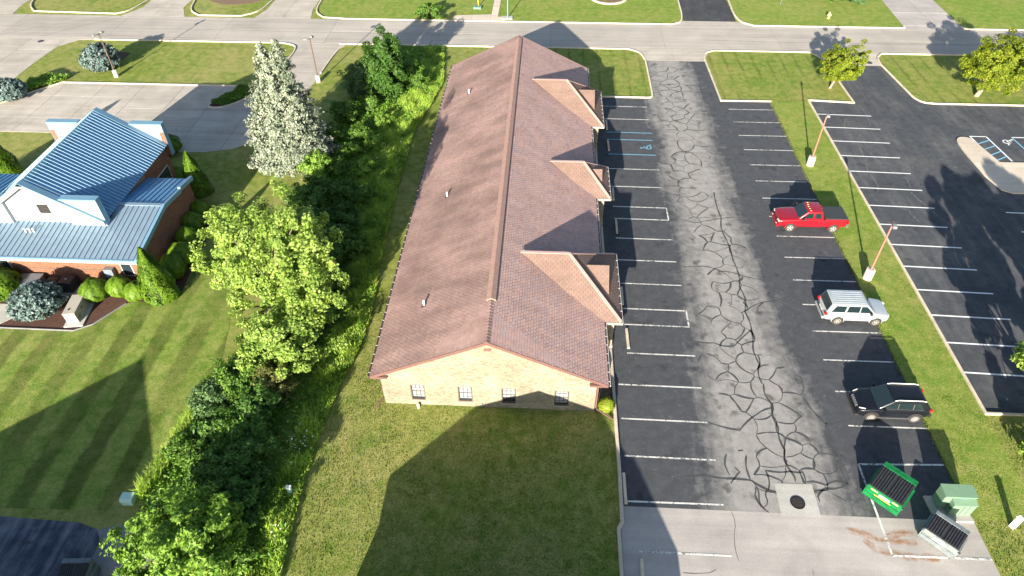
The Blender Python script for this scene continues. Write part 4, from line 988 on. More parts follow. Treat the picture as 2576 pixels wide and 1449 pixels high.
for y, d in ((40.0, -1), (51.3, 1)):
    for s in (-1, 1):
        xa, xb = sorted((CX + s * 2.35, CX + s * (NH + 0.05)))
        y0, y1 = (y - 0.25, y + 0.25)
        pw_ = BB.b(MB().box(xa, y0, 2.9, xb, y1, 5.88), 'parapet_wall', M['eifs'], bevel=0.01)
        MB().box(xa - 0.04, y0 - 0.05, 5.88, xb + 0.04, y1 + 0.05, 6.02).build('coping', M['metal_trim'], pw_)
        xo = xb if s > 0 else xa
        MB().box(min(xo, xo + s * 0.02) , y0 - 0.02, 2.9, max(xo, xo + s * 0.02), y1 + 0.02, 5.87).build('edge_trim', M['metal_trim'], pw_)
        if d > 0:
            bx0, bx1 = (xb - 0.42, xb) if s > 0 else (xa, xa + 0.42)
            brick_field('bricks', bx0, bx1, 2.9, 5.3, lambda x, z, dd: (x, y0 - dd - 0.004, z), [], M['brick_red'], pw_, bl=0.21, bh=0.078)
# roof curb behind the near parapet, vents on the wing roof
cb = BB.b(MB().prism3([(-36.7, 42.35, 4.9), (-34.9, 42.35, 4.3), (-34.9, 42.35, 5.0), (-36.4, 42.35, 5.75)], (0, 0.9, 0)), 'roof_curb', M['metal_blue'])
for k in range(3):
    x = -39.55 + k * 0.33; z = FE[1] + (38.9 - FE[0]) * 0.18
    BB.b(MB().tube((x, 38.9, z - 0.02), (x, 38.9, z + 0.3), 0.05, n=10).tube((x - 0.07, 38.9, z + 0.3), (x + 0.09, 38.9, z + 0.3), 0.06, n=10), 'vent_pipe', M['white'], smooth=40)

# mulch bed, edging, equipment
MUL = [(-50, 32.1), (-39.2, 32.05), (-33.6, 32.0), (-32.5, 32.7), (-31.1, 34.95), (-30.6, 35.15), (-27.9, 35.2), (-27.4, 36), (-27.7, 39.2), (-28.3, 47), (-30.0, 47), (-30.0, 37.0), (-50, 37.0)]
sheet('mulch_bed', MUL, 0.03, M['mulch'])
kerb('bed_edging', [(-50, 32.05), (-39.2, 32.0), (-33.6, 31.95), (-32.5, 32.65), (-31.1, 34.9)], wd=0.07, h=0.10, mat='gravel')
slab_field('walkway', [(-60, 32.4), (-39.3, 32.4), (-38.6, 33.2), (-39.6, 34.4), (-60, 34.4)], [-60, -44, -41.5, -38], [32, 35], 0.034, 0.075, M['paleconc'], 0.02)

def ac_unit(x, y, s, h, label, mat):
    e = empty('air_conditioner', (x, y, 0.03), 0, label, 'air conditioner', 'air conditioners by the brick wall')
    MB().box(-s * 0.7, -s * 0.75, 0, s * 0.75, s * 0.7, 0.09).build('pad', M['paleconc'], e)
    MB().box(-s / 2, -s / 2, 0.09, s / 2, s / 2, h).build('casing', mat, e, bevel=0.03)
    for k in range(7): MB().box(-s / 2 - 0.008, -s / 2 - 0.008, 0.17 + k * (h - 0.3) / 7, s / 2 + 0.008, s / 2 + 0.008, 0.185 + k * (h - 0.3) / 7).build('louvre', M['dark'], e)
    MB().lathe([(s * 0.42, h), (s * 0.42, h + 0.03), (s * 0.38, h + 0.03), (s * 0.38, h + 0.008)], n=22).build('fan_guard', M['gutter'], e, 40)
    MB().lathe([(s * 0.1, h + 0.008), (s * 0.1, h + 0.04)], n=12).build('fan_hub', M['metal_trim'], e, 40)
    for k in range(4):
        a = k * math.pi / 2 + 0.4; MB().obox((math.cos(a) * s * 0.23, math.sin(a) * s * 0.23, h + 0.02), (math.cos(a) * s * 0.14, math.sin(a) * s * 0.14, 0), (-math.sin(a) * 0.05, math.cos(a) * 0.05, 0.01), (0, 0, 0.004)).build('fan_blade', M['dark'], e)
    return e
M['ac_dark'] = simple('ac_dark', (0.030, 0.042, 0.055), 0.5, 0.2); M['ac_grey'] = simple('ac_grey', (0.19, 0.21, 0.24), 0.5, 0.2)
ac_unit(-36.05, 36.25, 0.95, 1.05, 'dark square air conditioner with round fan beside the globe blue spruce', M['ac_dark'])
ac_unit(-37.35, 36.3, 0.85, 0.8, 'smaller dark air conditioner half hidden behind the globe blue spruce', M['ac_dark'])
e = empty('air_handler', (-38.9, 36.2, 0.03), 0, 'low grey metal equipment box beside the two air conditioners', 'equipment box')
MB().box(-0.85, -0.5, 0, 0.7, 0.6, 0.95).build('casing', M['ac_grey'], e, bevel=0.02); MB().box(-0.9, -0.55, 0.952, 0.75, 0.65, 1.0).build('lid', M['ac_grey'], e); MB().box(-0.3, -0.515, 0.2, 0.4, -0.503, 0.8).build('panel', M['metal_trim'], e)
# generator box on its pad
e = empty('generator', (-34.05, 33.6, 0.03), R(9), 'cream metal generator box on a concrete pad in the mulch bed', 'generator')
M['gen'] = simple('gen', (0.40, 0.37, 0.31), 0.5, 0, 0.05)
MB().box(-0.62, -1.3, 0, 0.72, 1.3, 0.10).build('pad', M['paleconc'], e)
MB().box(-0.42, -1.0, 0.10, 0.42, 1.05, 1.0).build('casing', M['gen'], e, bevel=0.02); MB().box(-0.44, -1.02, 1.002, 0.44, 1.07, 1.06).build('lid', M['gen'], e, bevel=0.02)
MB().lathe([(0.07, 1.06), (0.07, 1.10)], n=14, c=(-0.1, -0.55, 0)).build('exhaust', M['dark'], e, 40); MB().box(0.421, -0.1, 0.62, 0.43, 0.2, 0.75).build('badge', M['frame_tan'], e)
for k in range(5): MB().box(0.421, -0.9, 0.25 + k * 0.07, 0.428, -0.4, 0.275 + k * 0.07).build('louvre', M['frame_tan'], e)
# electric meter cabinet on the wall
e = empty('meter_cabinet', (-32.75, 36.85, 0.03), 0, 'grey electric meter cabinet on the brick wall between the round shrubs', 'meter cabinet')
MB().box(-0.35, -0.2, 0.9, 0.35, 0.2, 1.75).build('cabinet', M['ac_grey'], e, bevel=0.02); MB().box(-0.3, -0.215, 1.0, 0.05, -0.202, 1.6).build('door', M['metal_light'], e)
for x in (-0.15, 0.12): MB().tube((x, 0.05, 0), (x, 0.05, 0.9), 0.05, n=10).build('conduit', M['metal_light'], e, 40)
# ------------------------------------------------------------------ foliage
def leaf_cloud(name, C, size, mat, parent=None, up_bias=0.35, elong=1.6, outward=None, seed=0, kind=None, droop=0.0):
    """one small bent leaf (2 triangles) at each centre"""
    rng = np.random.default_rng(seed); n = len(C); C = np.asarray(C, np.float64)
    nrm = rng.normal(size=(n, 3)); nrm /= np.linalg.norm(nrm, axis=1)[:, None] + 1e-9
    if outward is not None: nrm = nrm * 0.65 + outward
    nrm[:, 2] += up_bias; nrm /= np.linalg.norm(nrm, axis=1)[:, None] + 1e-9
    t = rng.normal(size=(n, 3)); t[:, 2] -= droop; t -= nrm * np.sum(t * nrm, axis=1)[:, None]; t /= np.linalg.norm(t, axis=1)[:, None] + 1e-9
    b = np.cross(nrm, t); s = size * rng.uniform(0.45, 1.5, size=(n, 1))
    p0 = C - t * s * elong * 0.5; p2 = C + t * s * elong * 0.5 - nrm * s * 0.12
    p1 = C + b * s * 0.5 + nrm * s * 0.10; p3 = C - b * s * 0.5 + nrm * s * 0.10
    V = np.stack([p0, p1, p2, p3], 1).reshape(-1, 3); i = np.arange(n) * 4
    F = np.stack([i, i + 1, i + 2, i + 3], 1)
    o = obj(name, flat_mesh(name, V, F, mat), parent)
    if kind: o['kind'] = kind
    return o

def crown_points(rng, n, r, zc, rz, clumps, shape='round', cr=0.22, hollow=0.45):
    """clumped points through an uneven crown volume"""
    d = rng.normal(size=(clumps, 3)); d /= np.linalg.norm(d, axis=1)[:, None]
    rad = rng.uniform(hollow ** 2, 1.0, clumps) ** 0.5 * rng.uniform(0.78, 1.08, clumps)
    k = d * rad[:, None]
    if shape == 'cone': k[:, :2] *= np.clip(1.05 - 0.5 * (k[:, 2:3] + 1), 0.12, 1.2)
    if shape == 'vase': k[:, :2] *= np.clip(0.75 + 0.25 * k[:, 2:3], 0.3, 1.1)
    if shape == 'dome': k[:, 2] = np.abs(k[:, 2]) * 1.6 - 0.75
    w_ = rng.uniform(0.5, 1.5, clumps); w_ /= w_.sum(); idx = rng.choice(clumps, n, p=w_)
    size = cr * rng.uniform(0.6, 1.35, clumps)
    g = rng.normal(size=(n, 3)); g /= (np.linalg.norm(g, axis=1)[:, None] + 1e-9); g *= rng.uniform(0.2, 1.0, n)[:, None] ** 0.5
    P_ = k[idx] + g * size[idx][:, None] * np.array([1, 1, 0.75])
    outw = P_.copy(); outw /= np.linalg.norm(outw, axis=1)[:, None] + 1e-9
    return P_ * np.array([r, r, rz]) + np.array([0, 0, zc]), outw, k * np.array([r, r, rz]) + np.array([0, 0, zc])

def trunk_mesh(rng, h, r0, tips, lean=(0, 0), nlimb=9, fork=0.25):
    mb = MB(); pts = [Vector((0, 0, -0.1))]
    for i in range(1, 6):
        t = i / 5; pts.append(Vector((lean[0] * t + rng.normal() * 0.06 * h * 0.1, lean[1] * t + rng.normal() * 0.06 * h * 0.1, h * 0.72 * t)))
    for i in range(5): mb.tube(pts[i], pts[i + 1], r0 * (1 - 0.16 * i) * (1.25 if i == 0 else 1), r0 * (1 - 0.16 * (i + 1)), n=9)
    sel = rng.choice(len(tips), min(nlimb, len(tips)), replace=False)
    for k in sel:
        tip = Vector(tips[k]); t = min(0.9, max(fork, tip.z / h * 0.55)); j = min(4, int(t * 5)); s = pts[j].lerp(pts[j + 1], t * 5 - j)
        mid = s.lerp(tip, 0.55) + Vector((0, 0, 0.05 * h)); ra = r0 * 0.45
        mb.tube(s, mid, ra, ra * 0.6, n=7); mb.tube(mid, tip, ra * 0.6, ra * 0.2, n=6)
    return mb

L_ = {}
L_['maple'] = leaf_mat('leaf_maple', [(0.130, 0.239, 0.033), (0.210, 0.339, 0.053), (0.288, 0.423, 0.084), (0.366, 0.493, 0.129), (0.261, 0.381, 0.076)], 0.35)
L_['ash'] = leaf_mat('leaf_ash', [(0.122, 0.250, 0.028), (0.200, 0.366, 0.046), (0.285, 0.465, 0.077), (0.371, 0.549, 0.124)], 0.35)
L_['locust'] = leaf_mat('leaf_locust', [(0.137, 0.207, 0.015), (0.210, 0.287, 0.020), (0.284, 0.345, 0.030), (0.263, 0.253, 0.030)], 0.35)
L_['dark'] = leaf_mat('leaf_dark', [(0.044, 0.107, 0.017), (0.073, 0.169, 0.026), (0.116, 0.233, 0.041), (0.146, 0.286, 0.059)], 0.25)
L_['mid'] = leaf_mat('leaf_mid', [(0.057, 0.138, 0.017), (0.097, 0.207, 0.026), (0.148, 0.276, 0.042), (0.194, 0.331, 0.066)], 0.3)
L_['willow'] = leaf_mat('leaf_willow', [(0.030, 0.084, 0.014), (0.052, 0.131, 0.020), (0.081, 0.180, 0.028), (0.104, 0.212, 0.043)], 0.3)
L_['grey'] = leaf_mat('leaf_grey', [(0.066, 0.131, 0.043), (0.098, 0.184, 0.066), (0.139, 0.242, 0.094), (0.164, 0.273, 0.117)], 0.25)
L_['olive'] = leaf_mat('leaf_olive', [(0.09, 0.11, 0.025), (0.14, 0.165, 0.04), (0.19, 0.21, 0.06), (0.22, 0.20, 0.08)], 0.3)
L_['spruce'] = leaf_mat('leaf_spruce', [(0.127, 0.166, 0.122), (0.217, 0.261, 0.196), (0.319, 0.364, 0.287), (0.420, 0.453, 0.364)], 0.12, 0.6)
L_['globe'] = leaf_mat('leaf_globe', [(0.083, 0.138, 0.138), (0.132, 0.198, 0.198), (0.187, 0.264, 0.270), (0.231, 0.308, 0.314)], 0.1, 0.6)
L_['arbor'] = leaf_mat('leaf_arbor', [(0.066, 0.148, 0.010), (0.109, 0.213, 0.014), (0.159, 0.277, 0.021), (0.197, 0.321, 0.031)], 0.2)
L_['lime'] = leaf_mat('leaf_lime', [(0.16, 0.22, 0.018), (0.24, 0.31, 0.025), (0.30, 0.37, 0.04)], 0.3)
L_['weed'] = leaf_mat('leaf_weed', [(0.074, 0.179, 0.021), (0.124, 0.269, 0.033), (0.198, 0.359, 0.046), (0.259, 0.419, 0.078)], 0.3)
L_['tallgrass'] = leaf_mat('blade_tall', [(0.173, 0.358, 0.035), (0.294, 0.496, 0.052), (0.431, 0.655, 0.085), (0.535, 0.694, 0.146), (0.587, 0.614, 0.224)], 0.35)
L_['lawnblade'] = leaf_mat('blade_lawn', [(0.124, 0.173, 0.028), (0.162, 0.206, 0.038), (0.200, 0.230, 0.050), (0.254, 0.230, 0.075)], 0.25)
L_['bark'] = simple('bark', (0.16, 0.12, 0.09), 0.9, var=0.35, scale=8, bmp=0.5)
L_['barkpale'] = simple('barkpale', (0.34, 0.27, 0.19), 0.9, var=0.3, scale=6, bmp=0.4)
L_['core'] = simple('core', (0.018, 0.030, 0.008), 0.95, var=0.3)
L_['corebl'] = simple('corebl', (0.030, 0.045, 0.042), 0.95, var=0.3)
L_['flower'] = leaf_mat('flower', [(0.75, 0.75, 0.70), (0.8, 0.8, 0.78)], 0.2)

def tree(name, loc, h, r, kind, leaves, size, label, cat='tree', group=None, seed=1, clumps=60, zc=0.58, rz=0.44, shape='round', trunk_r=None, cr=0.22, lean=(0, 0), bark='bark', hollow=0.45, elong=1.6, droop=0.0, nlimb=9):
    rng = np.random.default_rng(seed); e = empty(name, (loc[0], loc[1], 0), 0, label, cat, group)
    P_, outw, tips = crown_points(rng, leaves, r, h * zc, h * rz, clumps, shape, cr, hollow)
    P_[:, 0] += lean[0] * np.clip(P_[:, 2] / h, 0, 1.2); P_[:, 1] += lean[1] * np.clip(P_[:, 2] / h, 0, 1.2); keep = P_[:, 2] > 0.08
    tips = tips + np.stack([lean[0] * tips[:, 2] / h, lean[1] * tips[:, 2] / h, 0 * tips[:, 2]], 1)
    trunk_mesh(rng, h, trunk_r or h * 0.022, tips, lean, nlimb).build('trunk', L_[bark], e, 50)
    leaf_cloud('crown', P_[keep], size, L_[kind], e, 0.35, elong, outw[keep] * 0.6, seed, droop=droop); return e

# big pale-green maple between the two properties
def lobed_tree(name, loc, lobes, kind, size, label, seed, h, trunk_r):
    rng = np.random.default_rng(seed); e = empty(name, (loc[0], loc[1], 0), 0, label, 'tree'); P_ = []; O_ = []; T_ = []
    for (cx_, cy_, cz_, r, rz, n, cl) in lobes:
        p, o, t = crown_points(rng, n, r, cz_, rz, cl, 'round', 0.15, 0.3); sh = np.array([cx_ - loc[0], cy_ - loc[1], 0]); P_.append(p + sh); O_.append(o); T_.append(t + sh)
    P_ = np.concatenate(P_); O_ = np.concatenate(O_); T_ = np.concatenate(T_); keep = P_[:, 2] > 0.15
    trunk_mesh(rng, h, trunk_r, T_[T_[:, 2] > 2.0], (-0.6, 0.5), 26).build('trunk', L_['bark'], e, 50)
    leaf_cloud('crown', P_[keep], size, L_[kind], e, 0.35, 1.6, O_[keep] * 0.6, seed); return e
lobed_tree('maple_tree', (-17.6, 32.6), [(-15.6, 32.2, 7.2, 2.9, 5.6, 31000, 170), (-21.3, 36.0, 5.3, 3.3, 3.5, 26000, 150), (-18.8, 33.8, 6.0, 3.2, 4.2, 24000, 150), (-16.9, 30.2, 2.9, 3.6, 2.6, 23000, 130)],
           'maple', 0.122, 'large bright yellow-green maple standing between blue-roof building and brick office', 3, 11.0, 0.24)
# bright tree at the lower left corner of the thicket
tree('ash_tree', G(498, 1432), 5.3, 3.25, 'ash', 42000, 0.10, 'bright green bushy tree at the lower end of the thicket, beside the gravel', seed=4, clumps=260, cr=0.14, zc=0.5, rz=0.5, elong=2.4, hollow=0.3)
# street trees
tree('street_tree', (32.0, 72.9), 5.2, 2.9, 'locust', 26000, 0.095, 'small yellow-green tree leaning on the kerb island between the two lots', seed=5, group='street trees by the neighbour lot', clumps=130, cr=0.14, hollow=0.2, bark='barkpale', lean=(1.4, 0.3), zc=0.56, rz=0.45)
tree('street_tree', (47.6, 71.7), 6.7, 4.2, 'locust', 52000, 0.10, 'larger yellow-green tree with leaning pale trunk on the far right lawn', seed=6, group='street trees by the neighbour lot', clumps=220, cr=0.13, hollow=0.2, bark='barkpale', lean=(2.2, 0.4), zc=0.57, rz=0.43, trunk_r=0.22)
tree('street_tree', (58.5, 72.5), 6.0, 3.6, 'locust', 9000, 0.15, 'street tree just past the right edge, seen by its shadow on the road', seed=7, group='street trees by the neighbour lot', clumps=70, bark='barkpale')
# trees beyond the right edge that shade the neighbour lot
tree('shade_tree', (32.3, 27.2), 9.6, 3.5, 'maple', 42000, 0.19, 'green tree at the right edge whose leaves reach over the kerb corner', seed=8, clumps=55, zc=0.58, rz=0.42, hollow=0.3)
tree('shade_tree', (37.2, 27.4), 9.2, 3.4, 'mid', 34000, 0.22, 'tree out of frame at right that shades the neighbour parking bays', seed=9, clumps=50)
tree('shade_tree', (30.3, 24.2), 3.8, 1.8, 'maple', 9000, 0.12, 'small leafy tree at the right edge beside the corner of the neighbour kerb', seed=10, clumps=36)
# thicket shrubs: (photo x, photo y of base, radius, height, kind, label)
SH = [(982, 242, 2.7, 7.6, 'willow', 'tallest dark green feathery bush at the street end of the thicket'),
      (1045, 222, 1.9, 3.4, 'mid', 'bright leafy shrub on the right flank of the tallest thicket bush'),
      (905, 240, 1.9, 4.3, 'grey', 'grey-green upright shrub left of the tallest thicket bush'),
      (872, 305, 1.6, 2.7, 'mid', 'mid-green shrub just below the grey-green upright shrub'),
      (842, 352, 1.3, 2.1, 'mid', 'small green shrub at the right edge of the blue spruce skirt'),
      (888, 390, 1.1, 1.3, 'weed', 'low weedy shrub in the open middle of the thicket'),
      (945, 372, 1.3, 1.7, 'ash', 'pale weedy shrub near the lit grass edge beside the office'),
      (800, 440, 1.6, 2.6, 'ash', 'yellow-green shrub at the right foot of the blue spruce'),
      (905, 350, 1.2, 1.7, 'mid', 'small green shrub in the open upper thicket, left of the lit grass'),
      (850, 435, 1.3, 1.8, 'mid', 'green shrub below the open gap of the upper thicket'),
      (920, 440, 1.2, 1.6, 'ash', 'light green shrub at the lit middle edge of the thicket'),
      (968, 320, 1.1, 1.5, 'ash', 'light green shrub beside the tall lit grass below the tallest bush'),
      (915, 505, 1.2, 1.6, 'mid', 'green shrub on the office side of the shaded thicket'),
      (935, 275, 1.3, 2.0, 'mid', 'green shrub at the foot of the tallest thicket bush'),
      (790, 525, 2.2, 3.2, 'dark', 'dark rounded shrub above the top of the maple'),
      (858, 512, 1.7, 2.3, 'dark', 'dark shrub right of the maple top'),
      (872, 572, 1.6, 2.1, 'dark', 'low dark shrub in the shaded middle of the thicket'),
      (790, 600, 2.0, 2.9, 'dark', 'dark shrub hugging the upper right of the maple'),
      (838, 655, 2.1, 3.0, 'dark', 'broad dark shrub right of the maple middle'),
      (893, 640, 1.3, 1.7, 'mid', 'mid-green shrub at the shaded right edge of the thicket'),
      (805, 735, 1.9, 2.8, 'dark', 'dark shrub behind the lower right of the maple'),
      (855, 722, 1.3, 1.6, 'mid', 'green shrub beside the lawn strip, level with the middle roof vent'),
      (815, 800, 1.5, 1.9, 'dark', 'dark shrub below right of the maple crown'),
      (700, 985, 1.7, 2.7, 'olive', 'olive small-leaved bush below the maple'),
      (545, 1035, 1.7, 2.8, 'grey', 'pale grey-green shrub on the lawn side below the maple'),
      (625, 1060, 1.6, 2.0, 'dark', 'dark shrub in the middle below the maple'),
      (585, 1120, 1.6, 2.0, 'mid', 'green shrub below the pale grey-green one'),
      (650, 1105, 1.3, 1.6, 'dark', 'dark shrub right of centre below the olive bush'),
      (520, 1172, 1.5, 1.8, 'mid', 'feathery shrub on the lawn edge above the ash tree'),
      (605, 1190, 1.5, 1.9, 'dark', 'dark shrub above right of the ash tree'),
      (645, 1215, 1.1, 1.3, 'dark', 'dark shrub by the small pale utility pedestal'),
      (565, 1245, 1.4, 1.8, 'mid', 'green shrub touching the top of the ash tree'),
      (630, 1310, 0.9, 1.1, 'dark', 'dark low shrub right of the ash tree'),
      (610, 985, 1.9, 2.9, 'mid', 'broad green shrub directly below the maple'),
      (665, 1030, 1.7, 2.4, 'dark', 'dark shrub between the olive bush and the shaded centre'),
      (560, 1085, 1.5, 2.0, 'dark', 'dark shrub below the pale grey-green shrub on its right'),
      (640, 1130, 1.6, 2.2, 'dark', 'dark shrub in the densest part of the near thicket'),
      (545, 1200, 1.4, 1.9, 'dark', 'dark shrub above the left shoulder of the ash tree'),
      (600, 1260, 1.5, 2.0, 'dark', 'dark shrub tucked behind the top of the ash tree'),
      (470, 1140, 1.2, 1.6, 'mid', 'outermost green shrub on the striped lawn side'),
      (700, 880, 1.6, 2.4, 'dark', 'dark shrub hidden under the lower right of the maple'),
      (755, 865, 1.4, 1.8, 'dark', 'dark shrub just below the right tip of the maple'),
      (605, 1410, 0.9, 1.1, 'mid', 'low shrub at the bottom right of the ash tree')]
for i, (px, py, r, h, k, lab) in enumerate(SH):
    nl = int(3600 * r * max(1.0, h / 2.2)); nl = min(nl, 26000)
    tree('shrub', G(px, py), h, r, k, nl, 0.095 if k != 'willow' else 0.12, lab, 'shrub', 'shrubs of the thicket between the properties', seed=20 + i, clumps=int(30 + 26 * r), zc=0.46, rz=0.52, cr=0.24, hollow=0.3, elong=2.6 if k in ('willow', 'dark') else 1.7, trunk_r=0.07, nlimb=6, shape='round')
# bush and plants across the street
p = G(1085, 47); tree('bush', p, 2.2, 1.9, 'mid', 5000, 0.13, 'bright green bush on the lawn across the street', 'bush', seed=60, clumps=30, zc=0.45, rz=0.5)
tree('bush', (40.3, 99.6), 3.0, 1.8, 'mid', 5000, 0.15, 'leafy shrub at the top edge behind the yellow hydrant', 'bush', seed=61, clumps=30, zc=0.45, rz=0.5)
tree('bush', (43.6, 99.2), 2.0, 1.5, 'grey', 3500, 0.14, 'greyer plant at the top edge beside the leafy shrub', 'bush', seed=62, clumps=24, zc=0.45, rz=0.5)

# large blue spruce
def spruce(loc, h, r, kind, label, seed, tiers=27, name='blue_spruce'):
    rng = np.random.default_rng(seed); e = empty(name, (loc[0], loc[1], 0), 0, label, 'spruce'); C = []; O = []
    MB().tube((0, 0, -0.1), (0.2, 0, h * 0.8), h * 0.02, 0.05, n=9).build('trunk', L_['bark'], e, 50)
    br = MB()
    def whorl(cx, cy, z, rad, f, nb):
        for b in range(nb):
            a = 2 * math.pi * (b + rng.uniform(-0.4, 0.4)) / nb + z * 1.7; L = rad * rng.uniform(0.66, 1.14); tip = np.array([cx + math.cos(a) * L, cy + math.sin(a) * L, z - 0.12 * L + 0.25 * L * f])
            o0 = np.array([cx, cy, z]); br.tube(tuple(o0), tuple(tip), 0.03, 0.01, n=4, cap=False)
            n = int(60 + 170 * L / r); s = rng.uniform(0.25, 1.0, n) ** 0.65
            pp = np.outer(s, tip - o0) + o0; side = np.array([-math.sin(a), math.cos(a), 0])
            pp += side[None] * (rng.normal(size=(n, 1)) * 0.22 * L * (1.15 - s)[:, None]) + rng.normal(size=(n, 3)) * 0.08
            C.append(pp); O.append(np.tile(np.array([math.cos(a), math.sin(a), 0.35]), (n, 1)))
    for t in range(tiers):
        f = t / (tiers - 1); z = 0.3 + h * 0.80 * f; rad = r * (1.0 - 0.66 * f ** 1.5) * rng.uniform(0.88, 1.1)
        whorl(0.2 * f, 0, z, rad, f, max(7, int(17 * (1 - f) + 6)))
    for lx, top, zz in ((-0.75, 0.97, 0.76), (0.75, 1.0, 0.74)):
        for t in range(7):
            g = t / 6; whorl(0.2 + lx * (0.55 + 0.45 * g), 0, h * (zz + (top - zz) * g), 1.15 * (1 - g) ** 0.8 + 0.15, 1.0, 7)
    br.build('branches', L_['bark'], e)['kind'] = 'stuff'
    C = np.concatenate(C); O = np.concatenate(O); leaf_cloud('needles', C, 0.115, L_[kind], e, 0.2, 1.8, O * 0.8, seed); return e
spruce(G(740, 396), 11.5, 4.15, 'spruce', 'tall silvery blue spruce on the lawn right of the blue-roof building', 70)

# clipped and globe conifers
def globe(name, loc, r, h, kind, label, cat, seed, n=5200, size=0.085, shape='egg', group=None, core='core', tilt=None):
    rng = np.random.default_rng(seed); e = empty(name, (loc[0], loc[1], 0), 0, label, cat, group)
    d = rng.normal(size=(n, 3)); d /= np.linalg.norm(d, axis=1)[:, None]; k = d[:, 2] * 0.5 + 0.5
    if shape == 'cone': prof_ = np.clip((1 - k) ** 0.62 * (0.55 + 0.45 * np.minimum(1, k * 8)) * 1.06, 0.03, 2); k = rng.uniform(0, 1, n) ** 1.25; prof_ = np.clip((1 - k) ** 0.7 * (0.8 + 0.2 * np.minimum(1, k * 6)), 0.03, 2)
    elif shape == 'egg': prof_ = np.sqrt(np.clip(1 - d[:, 2] ** 2, 0, 1)) * (1.08 - 0.18 * k)
    else: prof_ = np.sqrt(np.clip(1 - d[:, 2] ** 2, 0, 1))
    a = np.arctan2(d[:, 1], d[:, 0]); lump = 1 + (0.22 if shape == 'cone' else 0.10) * np.sin(a * 3 + k * 5 + seed) * np.sin(k * 8 + a + seed) + 0.05 * np.sin(a * 11 + seed) + rng.normal(size=n) * 0.035
    P_ = np.stack([np.cos(a) * prof_ * r * lump, np.sin(a) * prof_ * r * lump, k * h * (1 + 0.04 * np.sin(a * 3 + seed))], 1); P_[:, 2] = np.maximum(P_[:, 2], 0.05)
    outw = np.stack([np.cos(a) * prof_, np.sin(a) * prof_, d[:, 2] * 0.9 + 0.15], 1)
    if kind == 'globe':
        nt_ = n // 26; idx = np.arange(n) % nt_; tip = P_[:nt_][idx]; od = outw[:nt_][idx]; od = od / (np.linalg.norm(od, axis=1)[:, None] + 1e-9)
        sp = rng.uniform(0, 1, (n, 1)); P_ = tip - od * (0.30 * (1 - sp)) + rng.normal(size=(n, 3)) * (0.035 + 0.06 * (1 - sp)); P_[:, 2] = np.maximum(P_[:, 2], 0.05); outw = od * 0.8
    # added solid dark core in place of branches; blocks light and sight through foliage
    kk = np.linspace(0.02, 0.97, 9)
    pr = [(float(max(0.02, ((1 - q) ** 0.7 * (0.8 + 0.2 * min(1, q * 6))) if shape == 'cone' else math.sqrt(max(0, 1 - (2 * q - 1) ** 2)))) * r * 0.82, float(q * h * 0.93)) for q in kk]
    MB().lathe(pr, n=16).build('inner_core', L_[core], e, 60)
    leaf_cloud('foliage', P_, size, L_[kind], e, 0.25, 2.2 if kind == 'arbor' else 1.8, outw * 1.0, seed)
    return e
def z4(x, y): return G(x / 3, 483 + y / 3)
GR = 'clipped evergreens round the blue-roof building'
globe('globe_spruce', (-36.9, 33.75), 1.75, 2.5, 'globe', 'broad globe blue spruce in the mulch bed beside the generator', 'spruce', 80, 12000, 0.10, 'egg', core='corebl')
globe('globe_spruce', (-52.6, 74.0), 2.05, 3.1, 'globe', 'conical blue spruce in the diamond mulch bed behind a light pole', 'spruce', 81, 9000, 0.12, 'egg', core='corebl')
globe('globe_spruce', (-59.1, 66.3), 1.7, 2.3, 'globe', 'blue spruce at the left edge beside the concrete drive', 'spruce', 82, 7000, 0.12, 'egg', core='corebl')
for x, y, r, h, sh, lab, sd_ in ((745, 800, 0.98, 1.75, 'egg', 'round clipped evergreen standing alone right of the dark air conditioner', 83), (930, 770, 0.82, 1.7, 'egg', 'left of two touching round evergreens under the small window', 84),
                             (1050, 800, 0.8, 1.5, 'egg', 'right of two touching round evergreens beside the tall arborvitae', 85), (1230, 790, 1.3, 4.7, 'cone', 'tall arborvitae at the front corner of the blue-roof building', 86),
                             (1340, 640, 0.85, 2.2, 'egg', 'dark round evergreen just behind the tall corner arborvitae', 87), (1395, 540, 0.95, 2.0, 'egg', 'second round evergreen along the shaded side wall', 88),
                             (1440, 410, 0.85, 1.9, 'egg', 'third round evergreen along the shaded side wall', 89), (1480, 290, 0.85, 1.8, 'egg', 'fourth round evergreen along the shaded side wall', 90), (1530, 190, 0.8, 1.7, 'egg', 'last round evergreen of the side wall row, behind the maple', 91)):
    globe('arborvitae', z4(x, y), r, h, 'arbor', lab, 'evergreen', sd_, 6500 if sh == 'egg' else 11000, 0.075, sh, GR)
globe('arborvitae', G(505, 486), 1.15, 4.2, 'arbor', 'tall arborvitae by the rear right corner of the blue-roof building', 'evergreen', 92, 10000, 0.08, 'cone', GR)
globe('arborvitae', G(428, 385), 1.2, 1.9, 'arbor', 'round dark evergreen by the rear brick edge of the blue-roof building', 'evergreen', 93, 6000, 0.085, 'egg', GR)
globe('arborvitae', G(445, 452), 0.9, 1.3, 'arbor', 'small round evergreen under the side window of the nave', 'evergreen', 94, 4500, 0.08, 'egg', GR)
globe('arborvitae', G(20, 445), 1.5, 4.6, 'arbor', 'tall arborvitae cut by the left edge of the picture', 'evergreen', 95, 10000, 0.09, 'cone', GR)
globe('arborvitae', (-40.9, 35.4), 1.5, 2.3, 'arbor', 'spreading bright evergreen at the left edge beside the globe spruce', 'evergreen', 96, 8000, 0.09, 'egg', GR)
globe('box_shrub', (4.55, 26.9), 0.52, 0.95, 'lime', 'lime-green round shrub at the front corner of the brick office', 'shrub', 97, 3000, 0.07, 'egg')
